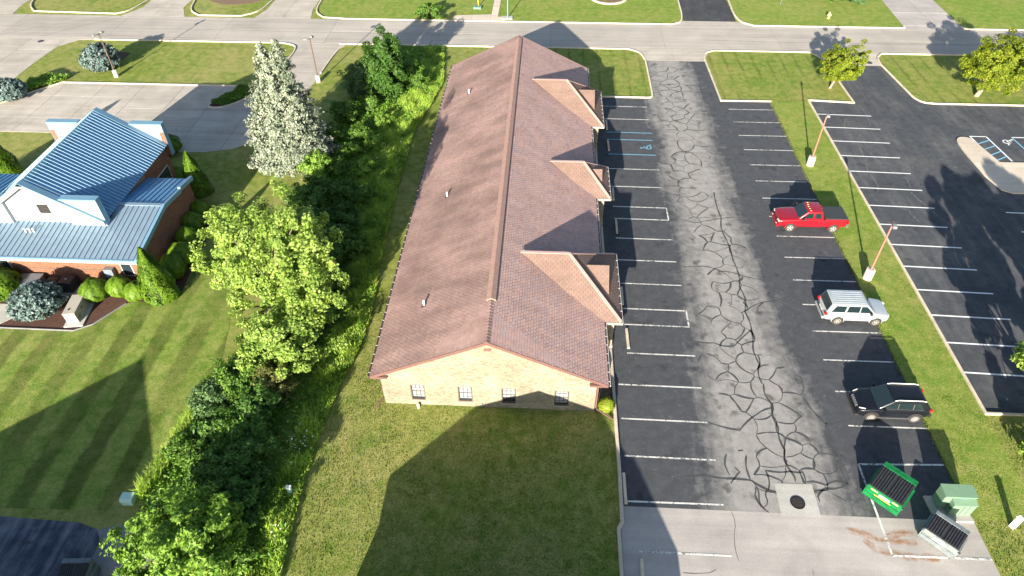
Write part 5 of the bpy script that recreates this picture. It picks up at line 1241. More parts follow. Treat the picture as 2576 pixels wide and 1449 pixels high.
for y, lab, s in ((29.9, 'small lime shrub under the eave near the front entrance', 98), (43.9, 'green shrub under the eave between first and second entrances, nearer the middle one', 99), (41.0, 'green shrub under the eave just past the first entrance', 100), (54.8, 'green shrub under the eave between second and third entrances', 101)):
    globe('box_shrub', (4.5, y), 0.42, 0.8, 'lime' if y < 30 else 'arbor', lab, 'shrub', s, 1800, 0.07, 'egg')
# spreading junipers
def spread(name, poly, n, kind, h, label, seed, size=0.12):
    rng = np.random.default_rng(seed); xs_ = [p[0] for p in poly]; ys_ = [p[1] for p in poly]; cx_, cy_ = sum(xs_) / len(xs_), sum(ys_) / len(ys_)
    x = rng.uniform(min(xs_), max(xs_), n * 3); y = rng.uniform(min(ys_), max(ys_), n * 3); k = inside(poly, x, y); x = x[k][:n]; y = y[k][:n]
    z = h * (0.35 + 0.65 * rng.uniform(0, 1, len(x))) * (0.7 + 0.3 * np.sin(x * 2.1) * np.cos(y * 2.7))
    e = empty(name, (cx_, cy_, 0), 0, label, 'shrub'); C = np.stack([x - cx_, y - cy_, z], 1)
    leaf_cloud('foliage', C, size, L_[kind], e, 0.7, 2.4, None, seed)
    for i in range(8): MB().tube((0, 0, 0), (float(C[i, 0]) * 0.8, float(C[i, 1]) * 0.8, h * 0.6), 0.03, 0.01, n=5).build('branch', L_['bark'], e)
    return e
spread('juniper', [(-58.0, 67.9), (-55.9, 70.4), (-55.5, 71.6), (-58.5, 71.3), (-59.2, 69.5), (-58.9, 68)], 4500, 'ash', 0.8, 'bright spreading juniper beside the left concrete drive', 110)
spread('juniper', [(-34.6, 70.1), (-36.5, 66.0), (-34.8, 65.7), (-33.0, 67.9), (-32.7, 70.1)], 5000, 'mid', 0.55, 'dark groundcover in the wedge bed of the concrete drive', 111)
sheet('mulch_bed', [G(195, 150), G(232, 122), G(330, 133), G(265, 182)], 0.025, M['mulch'])
mr = MB().lathe([(5.2, 0.0), (5.2, 0.02), (0.1, 0.03)], n=40, c=(-44.9, 100.2, 0)).build('mulch_bed', M['soil']); mr['kind'] = 'structure'
# ------------------------------------------------------------------ rough growth: weeds, tall grass, lawn tufts (uncountable)
THICK = [G(*p) for p in ((925, 120), (895, 215), (868, 300), (812, 392), (772, 470), (745, 545), (735, 640), (700, 760), (600, 900), (520, 985), (470, 1080), (400, 1175), (365, 1240), (345, 1320), (400, 1449), (420, 1560), (690, 1560),
                         (708, 1449), (755, 1250), (800, 1110), (850, 985), (895, 900), (932, 804), (953, 684), (995, 492), (1047, 320), (1085, 265), (1115, 211), (1117, 122), (1000, 116))]
sheet('thicket_floor', THICK, 0.016, M['weedground'])
def scatter(poly, n, rng, edge=None):
    xs_ = [p[0] for p in poly]; ys_ = [p[1] for p in poly]; x = rng.uniform(min(xs_), max(xs_), n * 5); y = rng.uniform(min(ys_), max(ys_), n * 5); k = inside(poly, x, y); return x[k][:n], y[k][:n]
rng = np.random.default_rng(200)
x, y = scatter(THICK, 38000, rng); hgt = 0.15 + 0.45 * np.clip(np.sin(x * 0.9 + 1.3) * np.cos(y * 0.7) * 0.5 + 0.5, 0, 1) * rng.uniform(0.3, 1, len(x))
o = leaf_cloud('weeds', np.stack([x, y, hgt * rng.uniform(0.25, 1, len(x))], 1), 0.12, L_['weed'], None, 0.6, 2.2, None, 201); tag(o, 'tangled low weeds covering the thicket floor', 'weeds', None, 'stuff')
def blades(name, x, y, h, wd, mat, label, cat, seed, lean=0.5, kind='stuff'):
    rng = np.random.default_rng(seed); n = len(x); a = rng.uniform(0, 2 * math.pi, n); ln = rng.uniform(0.1, lean, n) * h; b = rng.uniform(0, 2 * math.pi, n)
    w_ = wd * rng.uniform(0.6, 1.4, n); z0 = np.zeros(n)
    p0 = np.stack([x - np.cos(a) * w_, y - np.sin(a) * w_, z0], 1); p1 = np.stack([x + np.cos(a) * w_, y + np.sin(a) * w_, z0], 1)
    mx = x + np.cos(b) * ln * 0.35; my = y + np.sin(b) * ln * 0.35
    p2 = np.stack([mx + np.cos(a) * w_ * 0.8, my + np.sin(a) * w_ * 0.8, h * 0.6], 1); p3 = np.stack([mx - np.cos(a) * w_ * 0.8, my - np.sin(a) * w_ * 0.8, h * 0.6], 1)
    p4 = np.stack([x + np.cos(b) * ln, y + np.sin(b) * ln, h], 1)
    V = np.stack([p0, p1, p2, p3, p4], 1).reshape(-1, 3); i = np.arange(n) * 5
    F = np.concatenate([np.stack([i, i + 1, i + 2], 1), np.stack([i, i + 2, i + 3], 1), np.stack([i + 3, i + 2, i + 4], 1)])
    o = obj(name, flat_mesh(name, V, F, mat)); return tag(o, label, cat, None, kind)
TALL = [G(*p) for p in ((1117, 122), (1115, 211), (1085, 265), (1047, 320), (995, 492), (953, 684), (932, 804), (895, 900), (850, 985), (800, 1110), (755, 1250), (708, 1449), (690, 1540), (600, 1540), (650, 1330), (715, 1180), (770, 1010), (815, 880), (860, 800), (880, 650), (895, 520), (915, 400), (970, 290), (1050, 215), (1070, 122))]
x, y = scatter(TALL, 75000, rng); cl = 0.5 + 0.5 * np.sin(x * 2.3 + 0.5 * np.sin(y)) * np.sin(y * 1.7)
blades('tall_grass', x, y, (0.2 + 0.5 * cl) * rng.uniform(0.4, 1.1, len(x)), 0.026, L_['tallgrass'], 'tall unmown grass along the office side of the thicket', 'grass', 202, 0.8)
EDGE = [G(*p) for p in ((490, 1020), (545, 960), (560, 1000), (480, 1110), (410, 1200), (360, 1260), (345, 1240), (420, 1140))]
x, y = scatter(EDGE, 7000, rng); blades('tall_grass', x, y, rng.uniform(0.3, 0.9, len(x)), 0.02, L_['tallgrass'], 'pale seeding grass along the lawn side of the thicket', 'grass', 203, 0.6)
# daisies
rng2 = np.random.default_rng(205); FC = []
for cx_, cy_, n, s in ((758, 1122, 22, 0.55), (745, 1140, 12, 0.5), (690, 1345, 9, 0.25), (930, 505, 10, 0.7), (1010, 385, 12, 0.6), (960, 420, 6, 0.5)):
    gx, gy = G(cx_, cy_); FC += [(gx + rng2.normal() * s, gy + rng2.normal() * s, 0.7 + rng2.uniform(0, 0.2)) for _ in range(n)]
o = leaf_cloud('wild_flowers', np.array(FC), 0.09, L_['flower'], None, 1.5, 1.0, None, 206); tag(o, 'tiny white wild flowers scattered in the thicket edge', 'flowers', None, 'stuff')
# short lawn tufts: mown grass around the office and lots
def tufts(name, poly, dens, hmax, label, seed, mat='lawnblade', wd=0.02):
    rng = np.random.default_rng(seed); a = area(poly); x, y = scatter(poly, int(a * dens), rng)
    pn = 0.5 + 0.5 * np.sin(x * 1.3 + np.sin(y * 0.9) * 1.5) * np.sin(y * 1.1 + np.cos(x * 0.8))
    return blades(name, x, y, hmax * (0.35 + 0.5 * pn) * rng.uniform(0.5, 1.2, len(x)), wd, L_[mat], label, 'grass', seed, 1.0)
LAWN_A = [G(*p) for p in ((705, 1500), (752, 1250), (795, 1110), (845, 970), (880, 860), (925, 730))] + [(-10.0, 38), (-9.85, 26.6), (3.75, 26.6), (4.95, 26.4), (4.95, 20), (4.75, 13)]
tufts('lawn_grass', LAWN_A, 130, 0.085, 'short mown grass in front of the office gable', 210)
tufts('lawn_grass', [(24.72, 20.3), (28.65, 20.3), (28.65, 69.6), (24.74, 69.4)], 110, 0.09, 'short grass of the strip between the two lots', 211)
tufts('lawn_grass', [(25.0, 12), (32, 12), (32, 27.4), (28.7, 27.4), (28.6, 20.3), (24.8, 20.3)], 110, 0.09, 'short grass at the lower right corner by the white post', 212)
tufts('lawn_grass', [(-34, 18.3), (-24.0, 18.3), (-22.4, 23), (-21.5, 27), (-23, 33), (-24.5, 39), (-27.5, 39.5), (-27.4, 35.9), (-30.9, 34.9), (-33.5, 31.8), (-40, 31.9), (-40, 24)], 70, 0.06, 'striped mown lawn of the blue-roof building', 213)
# ragged grass over the lot edge
xx = 24.68 + np.abs(rng.normal(size=2600)) * 0.13 - 0.17; yy = rng.uniform(20.3, 69.2, 2600)
blades('edge_grass', xx, yy, rng.uniform(0.05, 0.14, 2600), 0.02, L_['lawnblade'], 'ragged grass spilling over the lot edge', 'grass', 214, 0.8)
# ------------------------------------------------------------------ vehicles
M['tyre'] = simple('tyre', (0.045, 0.043, 0.040), 0.85, var=0.2); M['rim'] = simple('rim', (0.62, 0.60, 0.56), 0.3, 0.6, 0.06)
M['blacktrim'] = simple('blacktrim', (0.02, 0.02, 0.022), 0.55); M['chrome'] = simple('chrome', (0.75, 0.75, 0.74), 0.15, 0.9, 0.03)
M['rail'] = simple('rail', (0.62, 0.62, 0.62), 0.4, 0.1, 0.03)
M['carglass'] = glass_mat('carglass', (0.012, 0.022, 0.026), 0.03)
M['lamp'] = simple('lamp', (0.65, 0.65, 0.62), 0.15, 0.2, 0.05); M['redlamp'] = simple('redlamp', (0.45, 0.015, 0.02), 0.2)
M['amber'] = simple('amber', (0.8, 0.45, 0.15), 0.3)
def loft_body(st, mat, name, parent, levels=2):
    """st rows: x, z bottom, z top, half width, shoulder drop"""
    V = []; F = []; m_ = 13
    for x, zb, zt, hw, sd_ in st:
        half = [(0.0, zb), (hw * 0.80, zb), (hw * 0.97, zb + 0.06), (hw, zb + (zt - zb) * 0.45), (hw * 0.985, zt - sd_), (hw * 0.90, zt - sd_ * 0.25), (0.0, zt)]
        ring = [(x, y, z) for y, z in half] + [(x, -y, z) for y, z in half[-2:0:-1]]
        V += ring; m_ = len(ring)
    for i in range(len(st) - 1):
        for k in range(m_): F.append((i * m_ + k, i * m_ + (k + 1) % m_, (i + 1) * m_ + (k + 1) % m_, (i + 1) * m_ + k))
    F += [tuple(range(m_))[::-1], tuple((len(st) - 1) * m_ + k for k in range(m_))]
    o = MB().add(V, F).build(name, mat, parent); o.data.shade_smooth()
    s = o.modifiers.new('sub', 'SUBSURF'); s.levels = levels; s.render_levels = levels; return o
def greenhouse(xs4, zb, zt, hb, ht, mat, parent, bev=0.07, name='cabin'):
    """xs4 = front base, front top, rear top, rear base (x)"""
    a, b, c, d = xs4
    V = [(a, -hb, zb), (a, hb, zb), (d, hb, zb), (d, -hb, zb), (b, -ht, zt), (b, ht, zt), (c, ht, zt), (c, -ht, zt)]
    mb = MB().add(V, [(0, 1, 5, 4), (1, 2, 6, 5), (2, 3, 7, 6), (3, 0, 4, 7), (4, 5, 6, 7), (3, 2, 1, 0)])
    o = mb.build(name, mat, parent, bevel=bev, seg=4); o.data.shade_smooth(); return o
def side_pane(parent, name, q, zb0, zt0, hb, ht, zb, zt, s, mat, out=0.006):
    """q=(x bottom rear, x bottom front, x top front, x top rear); y follows the cabin side"""
    yy = lambda z: s * (hb + (ht - hb) * (z - zb) / (zt - zb) + out)
    pts = [(q[0], yy(zb0), zb0), (q[1], yy(zb0), zb0), (q[2], yy(zt0), zt0), (q[3], yy(zt0), zt0)]
    return MB().prism3(pts, (0, s * 0.006, 0)).build(name, mat, parent)
def end_pane(parent, name, x_b, x_t, zb, zt, hb, ht, f0, f1, inset, mat, sgn):
    def P(f, y): return Vector((x_b + (x_t - x_b) * f, y, zb + (zt - zb) * f))
    n = Vector((zt - zb, 0, -(x_t - x_b))).normalized() * sgn
    w0 = hb + (ht - hb) * f0 - inset; w1 = hb + (ht - hb) * f1 - inset
    pts = [P(f0, -w0) + n * 0.006, P(f0, w0) + n * 0.006, P(f1, w1) + n * 0.006, P(f1, -w1) + n * 0.006]
    return MB().prism3(pts, n * 0.008).build(name, mat, parent)
def wheel(parent, x, y, r, wd, s, spokes=5):
    w_ = MB().lathe([(r * 0.62, -wd / 2), (r * 0.93, -wd / 2), (r, -wd / 2 + 0.04), (r, wd / 2 - 0.04), (r * 0.93, wd / 2), (r * 0.62, wd / 2)], 'y', 28).build('wheel', M['tyre'], parent, 40); w_.location = (x, y, r)
    d = wd / 2 * s
    MB().lathe([(r * 0.60, d * 0.70), (r * 0.62, d * 1.01), (r * 0.56, d * 1.03), (r * 0.54, d * 0.75)] if True else [], 'y', 28).build('rim', M['rim'], w_, 40)
    MB().lathe([(r * 0.56, d * 0.72), (r * 0.56, d * 0.74)], 'y', 24).build('brake_disc', M['gutter'], w_, 40)
    for k in range(spokes):
        a = 2 * math.pi * k / spokes + 0.3; c = Vector((math.cos(a), 0, math.sin(a))); t = Vector((-math.sin(a), 0, math.cos(a)))
        MB().obox(c * r * 0.30 + Vector((0, d * 0.92, 0)), c * r * 0.28, t * r * (0.11 if spokes <= 5 else 0.07), Vector((0, 0.015, 0))).build('spoke', M['rim'], w_)
    MB().lathe([(r * 0.13, d * 0.9), (r * 0.12, d * 1.05)], 'y', 14).build('hub', M['rim'], w_, 40)
def arch(parent, x, y, r, s, mat, rad=1.16, dark=True):
    """wheel opening with its flare"""
    rr = r * rad
    if dark: MB().lathe([(rr, -0.006), (rr, 0.006)], 'y', 28, (x, y, r * 1.02)).build('wheel_well', M['dark'], parent)
    V = []; n = 18; F = []
    for i in range(n + 1):
        a = R(-12) + R(204) * i / n; c, s_ = math.cos(a), math.sin(a)
        for q, dy in ((rr, -0.02), (rr, 0.022), (rr * 1.11, 0.016), (rr * 1.11, -0.02)): V.append((x + c * q, y + s * dy, r * 1.02 + s_ * q))
    for i in range(n):
        for k in range(4): F.append((i * 4 + k, i * 4 + (k + 1) % 4, i * 4 + 4 + (k + 1) % 4, i * 4 + 4 + k))
    MB().add(V, F).build('wheel_flare', mat, parent, 50)
def seam(parent, x, y, z0, z1, s, hw=0.007): MB().box(x - hw, min(y, y + s * 0.007), z0, x + hw, max(y, y + s * 0.007), z1).build('door_seam', M['dark'], parent)

# red crew-cab pickup, nose towards the lane (-x). Local x forward.
M['redpaint'] = simple('redpaint', (0.29, 0.006, 0.016), 0.28, 0.15, 0.06, 2.0, 0, 0.8)
t = empty('pickup_truck', (22.72, 47.2, 0.012), R(180), 'red crew-cab pickup truck with black bed cover parked beside the grass strip', 'pickup truck')
pm = M['redpaint']
loft_body([(2.93, 0.52, 0.86, 0.80, 0.08), (2.84, 0.42, 1.08, 0.92, 0.10), (2.55, 0.40, 1.16, 0.985, 0.12), (1.9, 0.40, 1.22, 1.0, 0.12), (1.05, 0.40, 1.26, 1.0, 0.10), (0.3, 0.40, 1.27, 1.0, 0.08), (-0.78, 0.40, 1.27, 1.0, 0.06), (-0.86, 0.42, 1.28, 1.0, 0.05), (-1.9, 0.44, 1.30, 1.0, 0.05), (-2.72, 0.5, 1.30, 0.985, 0.05), (-2.86, 0.55, 1.26, 0.95, 0.06)], pm, 'body', t)
cab = greenhouse((1.32, 0.55, -0.62, -0.84), 1.18, 1.90, 0.90, 0.74, pm, t, 0.09)
end_pane(t, 'windshield', 1.32, 0.55, 1.18, 1.90, 0.90, 0.74, 0.10, 0.90, 0.09, M['carglass'], 1)
end_pane(t, 'rear_window', -0.84, -0.62, 1.18, 1.90, 0.90, 0.74, 0.25, 0.85, 0.12, M['carglass'], -1)
for s in (-1, 1):
    side_pane(t, 'front_door_window', (0.12, 0.98, 0.50, 0.12), 1.30, 1.76, 0.90, 0.74, 1.18, 1.90, s, M['carglass'])
    side_pane(t, 'rear_door_window', (-0.58, -0.02, -0.02, -0.50), 1.30, 1.76, 0.90, 0.74, 1.18, 1.90, s, M['carglass'])
    for x in (1.05, 0.06, -0.66): seam(t, x, s * 1.0, 0.55, 1.2, s)
    MB().box(-0.875, min(s * 0.6, s * 1.012), 0.5, -0.835, max(s * 0.6, s * 1.012), 1.312).build('bed_gap', M['dark'], t)
    for x in (0.22, -0.5): MB().box(x - 0.1, min(s * 1.0, s * 1.03), 1.06, x + 0.1, max(s * 1.0, s * 1.03), 1.10).build('door_handle', pm, t, bevel=0.01)
    MB().box(0.86, min(s * 0.98, s * 1.24), 1.26, 1.02, max(s * 0.98, s * 1.24), 1.48).build('mirror', M['blacktrim'], t, bevel=0.03)
    for x in (1.80, -1.76):
        arch(t, x, s * 1.0, 0.40, s, pm, 1.12); wheel(t, x, s * 0.905, 0.40, 0.28, s)
    MB().obox((2.80, s * 0.72, 0.93), (0.07, 0, -0.01), (0.03 * -s, 0.17, 0), (0.01, 0, 0.09)).build('headlight', M['lamp'], t, bevel=0.03)
    MB().box(-2.90, min(s * 0.80, s * 0.96), 0.85, -2.84, max(s * 0.80, s * 0.96), 1.2).build('taillight', M['redlamp'], t)
    MB().box(2.87, s * 0.62 - 0.08, 0.56, 2.95, s * 0.62 + 0.08, 0.66).build('fog_lamp', M['lamp'], t, bevel=0.02)
MB().box(2.78, -0.55, 0.72, 2.935, 0.55, 1.0).build('grille', M['blacktrim'], t, bevel=0.04)
MB().box(2.925, -0.02, 0.74, 2.955, 0.02, 0.98).build('grille_bar', pm, t); MB().box(2.925, -0.5, 0.85, 2.95, 0.5, 0.885).build('grille_bar', pm, t)
MB().box(2.72, -0.94, 0.42, 2.99, 0.94, 0.62).build('front_bumper', pm, t, bevel=0.06, seg=3)
MB().box(-3.02, -0.92, 0.48, -2.82, 0.92, 0.66).build('rear_bumper', M['chrome'], t, bevel=0.03)
MB().box(-2.80, -0.90, 1.285, -0.93, 0.90, 1.345).build('bed_cover', simple('bedcover', (0.035, 0.038, 0.044), 0.65), t, bevel=0.03)
for k in range(5): MB().obox((0.42 - 0.03 * abs(k - 2), (k - 2) * 0.29, 1.915), (0.06, 0, 0), (0, 0.035, 0), (0, 0, 0.022)).build('roof_marker', M['amber'], t, bevel=0.01)
MB().tube((1.45, -0.86, 1.22), (1.25, -0.88, 1.85), 0.008, n=6).build('antenna', M['blacktrim'], t)
MB().box(-0.66, -0.22, 1.86, -0.60, 0.22, 1.93).build('brake_light', M['redlamp'], t, bevel=0.01)

# silver SUV, nose to the grass (+x)
M['silver'] = simple('silver', (0.47, 0.51, 0.53), 0.30, 0.35, 0.04, 2.0, 0, 0.6)
t = empty('suv', (22.95, 36.25, 0.012), 0, 'silver boxy SUV parked nose to the grass strip', 'SUV', 'parked SUVs'); pm = M['silver']
loft_body([(2.36, 0.42, 0.70, 0.62, 0.06), (2.28, 0.33, 0.88, 0.82, 0.09), (2.05, 0.28, 1.00, 0.93, 0.12), (1.5, 0.28, 1.08, 0.97, 0.12), (0.9, 0.28, 1.13, 0.97, 0.10), (-0.2, 0.28, 1.15, 0.97, 0.07), (-1.5, 0.30, 1.16, 0.97, 0.07), (-2.15, 0.34, 1.14, 0.95, 0.08), (-2.36, 0.40, 1.02, 0.88, 0.08)], pm, 'body', t)
greenhouse((1.22, 0.45, -2.0, -2.30), 1.06, 1.84, 0.91, 0.80, pm, t, 0.08)
end_pane(t, 'windshield', 1.22, 0.45, 1.06, 1.84, 0.91, 0.80, 0.08, 0.92, 0.07, M['carglass'], 1); end_pane(t, 'rear_window', -2.30, -2.0, 1.06, 1.84, 0.91, 0.80, 0.15, 0.92, 0.12, M['carglass'], -1)
for s in (-1, 1):
    for nm, q in (('front_door_window', (0.05, 0.98, 0.42, 0.05)), ('rear_door_window', (-0.90, -0.02, -0.02, -0.84)), ('quarter_window', (-1.98, -1.04, -0.98, -1.72))):
        side_pane(t, nm, q, 1.18, 1.70, 0.91, 0.80, 1.06, 1.84, s, M['carglass'])
    for x in (1.02, 0.02, -0.98): seam(t, x, s * 0.968, 0.42, 1.1, s)
    for x in (0.16, -0.84): MB().box(x - 0.09, min(s * .96, s * 1.0), 0.93, x + 0.09, max(s * .96, s * 1.0), 0.965).build('door_handle', pm, t, bevel=0.01)
    MB().box(-0.95, min(s * .955, s * 0.985), 0.50, 1.0, max(s * .955, s * 0.985), 0.62).build('side_moulding', simple('moulding', (0.33, 0.35, 0.36), 0.6) if s < 0 else bpy.data.materials['moulding'], t, bevel=0.01)
    MB().box(0.72, min(s * .92, s * 1.13), 1.10, 0.88, max(s * .92, s * 1.13), 1.26).build('mirror', M['blacktrim'], t, bevel=0.03)
    for x in (1.38, -1.32): arch(t, x, s * 0.955, 0.36, s, pm); wheel(t, x, s * 0.885, 0.36, 0.24, s, 6)
    MB().obox((2.20, s * 0.70, 0.80), (0.10, 0.05 * -s, 0), (-0.06 * s, 0.14, 0), (0, 0, 0.06)).build('headlight', M['lamp'], t, bevel=0.03)
    MB().box(-2.38, min(s * .74, s * .94), 0.88, -2.16, max(s * .74, s * .94), 1.10).build('taillight', M['redlamp'], t, bevel=0.03)
for k in range(6): MB().box(-1.85, -0.56 + k * 0.22, 1.838, 0.30, -0.53 + k * 0.22, 1.856).build('roof_rib', pm, t)
MB().box(-2.47, -0.86, 0.44, -2.28, 0.86, 0.66).build('rear_bumper', pm, t, bevel=0.05); MB().box(-2.44, -0.78, 0.662, -2.30, 0.78, 0.68).build('bumper_step', M['gutter'], t)
MB().box(-2.40, -0.26, 0.78, -2.37, 0.26, 0.92).build('plate_recess', M['white'], t); MB().box(2.28, -0.5, 0.52, 2.40, 0.5, 0.70).build('grille', M['blacktrim'], t, bevel=0.03)

# black SUV, nose towards the lane (-x)
M['black'] = simple('black', (0.006, 0.008, 0.012), 0.35, 0.0, 0.1, 2.0, 0, 0.35, spec=0.3)
t = empty('suv', (22.55, 27.72, 0.012), R(180), 'black SUV with bright roof rails parked near the dumpsters', 'SUV', 'parked SUVs'); pm = M['black']
loft_body([(2.30, 0.42, 0.72, 0.60, 0.06), (2.20, 0.30, 0.90, 0.82, 0.10), (1.95, 0.28, 1.00, 0.92, 0.12), (1.4, 0.28, 1.08, 0.95, 0.12), (0.8, 0.28, 1.13, 0.95, 0.10), (-0.3, 0.28, 1.15, 0.95, 0.08), (-1.5, 0.30, 1.18, 0.95, 0.09), (-2.05, 0.36, 1.16, 0.92, 0.10), (-2.30, 0.44, 1.02, 0.82, 0.10)], pm, 'body', t)
greenhouse((1.20, 0.30, -1.65, -2.18), 1.06, 1.74, 0.88, 0.73, pm, t, 0.10)
end_pane(t, 'windshield', 1.20, 0.30, 1.06, 1.74, 0.88, 0.73, 0.08, 0.94, 0.07, M['carglass'], 1); end_pane(t, 'rear_window', -2.18, -1.65, 1.06, 1.74, 0.88, 0.73, 0.2, 0.9, 0.12, M['carglass'], -1)
for s in (-1, 1):
    for nm, q in (('front_door_window', (0.02, 0.92, 0.32, 0.02)), ('rear_door_window', (-0.92, -0.06, -0.06, -0.88)), ('quarter_window', (-1.62, -1.0, -0.98, -1.38))):
        side_pane(t, nm, q, 1.17, 1.60, 0.88, 0.73, 1.06, 1.74, s, M['carglass'])
    yb_ = lambda z: s * (0.88 + (0.73 - 0.88) * (z - 1.06) / 0.68 + 0.008)
    MB().box(-1.66, min(yb_(1.15), yb_(1.15) + s * 0.012), 1.13, 1.0, max(yb_(1.15), yb_(1.15) + s * 0.012), 1.155).build('window_trim', M['chrome'], t)
    for x in (-0.01 - 0.02, -0.96):
        MB().obox((x, yb_(1.36) + s * 0.004, 1.365), (0.022, 0, 0), (0, (yb_(1.56) - yb_(1.17)) / 2, 0.195), (0, 0.004, 0)).build('pillar_trim', M['frame_tan'], t)
    for x in (0.95, -0.02, -0.95): seam(t, x, s * 0.948, 0.42, 1.1, s)
    MB().tube((0.05, s * 0.68, 1.79), (0.28, s * 0.69, 1.73), 0.03, n=8).tube((0.05, s * 0.68, 1.795), (-1.40, s * 0.68, 1.80), 0.034, n=8).tube((-1.40, s * 0.68, 1.80), (-1.66, s * 0.68, 1.73), 0.03, n=8).build('roof_rail', M['rail'], t, 40)
    MB().box(0.70, min(s * .92, s * 1.12), 1.08, 0.88, max(s * .92, s * 1.12), 1.24).build('mirror', pm, t, bevel=0.03)
    for x in (1.36, -1.34): arch(t, x, s * 0.935, 0.36, s, M['frame_tan'] if False else M['gutter']); wheel(t, x, s * 0.865, 0.36, 0.24, s, 10)
    MB().obox((2.02, s * 0.72, 0.97), (0.16, 0.06 * -s, -0.03), (-0.01 * s, 0.03, 0), (0, 0, 0.03)).build('headlight', M['lamp'], t, bevel=0.01)
    MB().box(-2.22, min(s * .66, s * .88), 0.98, -2.02, max(s * .66, s * .88), 1.14).build('taillight', M['redlamp'], t, bevel=0.03)
    MB().box(-1.0, min(s * .93, s * 0.965), 0.30, 1.0, max(s * .93, s * 0.965), 0.36).build('sill_trim', M['chrome'], t)
for k in range(7): MB().box(2.18, -0.42 + k * 0.13, 0.72, 2.30, -0.36 + k * 0.13, 0.90).build('grille_slot', M['chrome'], t, bevel=0.01)
MB().box(2.10, -0.85, 0.32, 2.36, 0.85, 0.48).build('front_bumper', M['blacktrim'], t, bevel=0.05); MB().box(-2.38, -0.82, 0.36, -2.2, 0.82, 0.56).build('rear_bumper', M['blacktrim'], t, bevel=0.05)
# ------------------------------------------------------------------ dumpsters, transformer, poles, posts, stops
def dumpster(loc, rz, col, label, w_=1.75, d=1.65, h=1.25, lidc=None, stickers=(), group='dumpsters'):
    """front-load dumpster: tapered body, side sleeves, ribbed lids; local -y is the front"""
    mat = simple('dumpster_paint_' + label.split()[0], col, 0.5, 0.1, 0.38, 3.5)
    e = empty('dumpster', (*loc, 0.014), rz, label, 'dumpster', group)
    hw = w_ / 2; hf, hb_ = h * 0.86, h * 1.12
    prof_ = [(-d * 0.47, 0.05), (d * 0.48, 0.05), (d * 0.5, 0.2), (d * 0.5, hb_), (d * 0.40, hb_), (-d * 0.5, hf), (-d * 0.5, 0.2)]
    MB().prism3([(-hw, y, z) for y, z in prof_], (w_, 0, 0)).build('body', mat, e, bevel=0.02)
    # lid frame and two ribbed lids
    yb0, zb0, yb1, zb1 = -d * 0.48, hf + 0.015, d * 0.30, h * 1.12 - 0.06
    sl = Vector((0, yb1 - yb0, zb1 - zb0)); ln = sl.length; sl.normalize(); nn = Vector((0, -sl.z, sl.y))
    for s in (-1, 1):
        c = Vector((s * hw / 2, (yb0 + yb1) / 2, (zb0 + zb1) / 2)) + nn * 0.03
        lid = MB().obox(c, (hw / 2 - 0.012, 0, 0), sl * ln / 2, nn * 0.02).build('lid', M['lid'], e, bevel=0.01)
        for k in range(6):
            x = s * hw / 2 + (k - 2.5) * (hw - 0.1) / 6; MB().obox(Vector((x, c.y, c.z)) + nn * 0.04, (0.034, 0, 0), sl * (ln / 2 - 0.03), nn * 0.022).build('rib', M['lid'], lid, bevel=0.012)
    MB().box(-hw + 0.01, d * 0.31, hb_ - 0.10, hw - 0.01, d * 0.5 - 0.002, hb_ + 0.02).build('rear_deck', mat, e, bevel=0.01)
    for s in (-1, 1):
        x0 = s * hw; MB().box(min(x0, x0 + s * 0.11), -d * 0.42, 0.62, max(x0, x0 + s * 0.11), d * 0.42, 0.80).build('fork_sleeve', mat, e, bevel=0.01)
        MB().box(min(x0, x0 + s * 0.06), -d * 0.5, 0.12, max(x0, x0 + s * 0.06), -d * 0.42, hf - 0.05).build('side_rib', mat, e)
        for y in (-d * 0.3, d * 0.35): MB().lathe([(0.09, -0.03), (0.09, 0.03)], 'x', 12, (s * hw * 0.8, y, 0.075)).build('caster', M['dark'], e, 40)
        MB().tube((s * (hw + 0.02), -d * 0.49, hf - 0.1), (s * (hw + 0.13), -d * 0.49, hf - 0.1), 0.05, n=10).build('hook', M['dark'], e, 40)
    MB().box(-hw + 0.02, -d * 0.5 - 0.05, 0.46, hw - 0.02, -d * 0.5 - 0.002, 0.54).build('front_bar', mat, e, bevel=0.01)
    for i, (x, z, a, b, c) in enumerate(stickers):
        st_ = MB().box(x - a / 2, -d * 0.5 - 0.008, z - b / 2, x + a / 2, -d * 0.5 - 0.003, z + b / 2).build('sticker', c, e)
        if c is M['white'] and a > 0.4:
            rg = random.Random(i)
            for k in range(7): MB().box(x - a * 0.28 + k * a * 0.08, -d * 0.5 - 0.0105, z - 0.04 + rg.uniform(-.02, .02), x - a * 0.28 + k * a * 0.08 + a * 0.05, -d * 0.5 - 0.0085, z + 0.03 + rg.uniform(-.02, .02)).build('mark', M['dark'], st_)
    return e
M['lid'] = simple('lid', (0.022, 0.023, 0.027), 0.5, 0, 0.4, 5.0, 0.2)
M['yellow'] = simple('yellow', (0.72, 0.50, 0.03), 0.5); M['paleyellow'] = simple('paleyellow', (0.70, 0.58, 0.25), 0.5)
ang = R(-43.5)
dumpster((20.40, 21.50), ang, (0.006, 0.165, 0.045), 'green dumpster with ribbed black lid and yellow stripe', 1.9, 1.95, 1.25,
         stickers=[(0.05, 0.82, 0.62, 0.20, M['white']), (0.0, 0.64, 0.95, 0.05, M['yellow']), (-0.55, 0.95, 0.4, 0.09, M['paleyellow']), (0.62, 0.95, 0.34, 0.09, M['paleyellow'])])
dumpster((22.35, 18.85), ang, (0.175, 0.205, 0.215), 'grey dumpster with ribbed black lid beside the green transformer', 1.75, 1.35, 1.12,
         stickers=[(0.0, 0.72, 0.62, 0.24, M['white']), (-0.62, 0.82, 0.36, 0.18, M['paleyellow']), (0.62, 0.78, 0.34, 0.16, M['paleyellow'])])
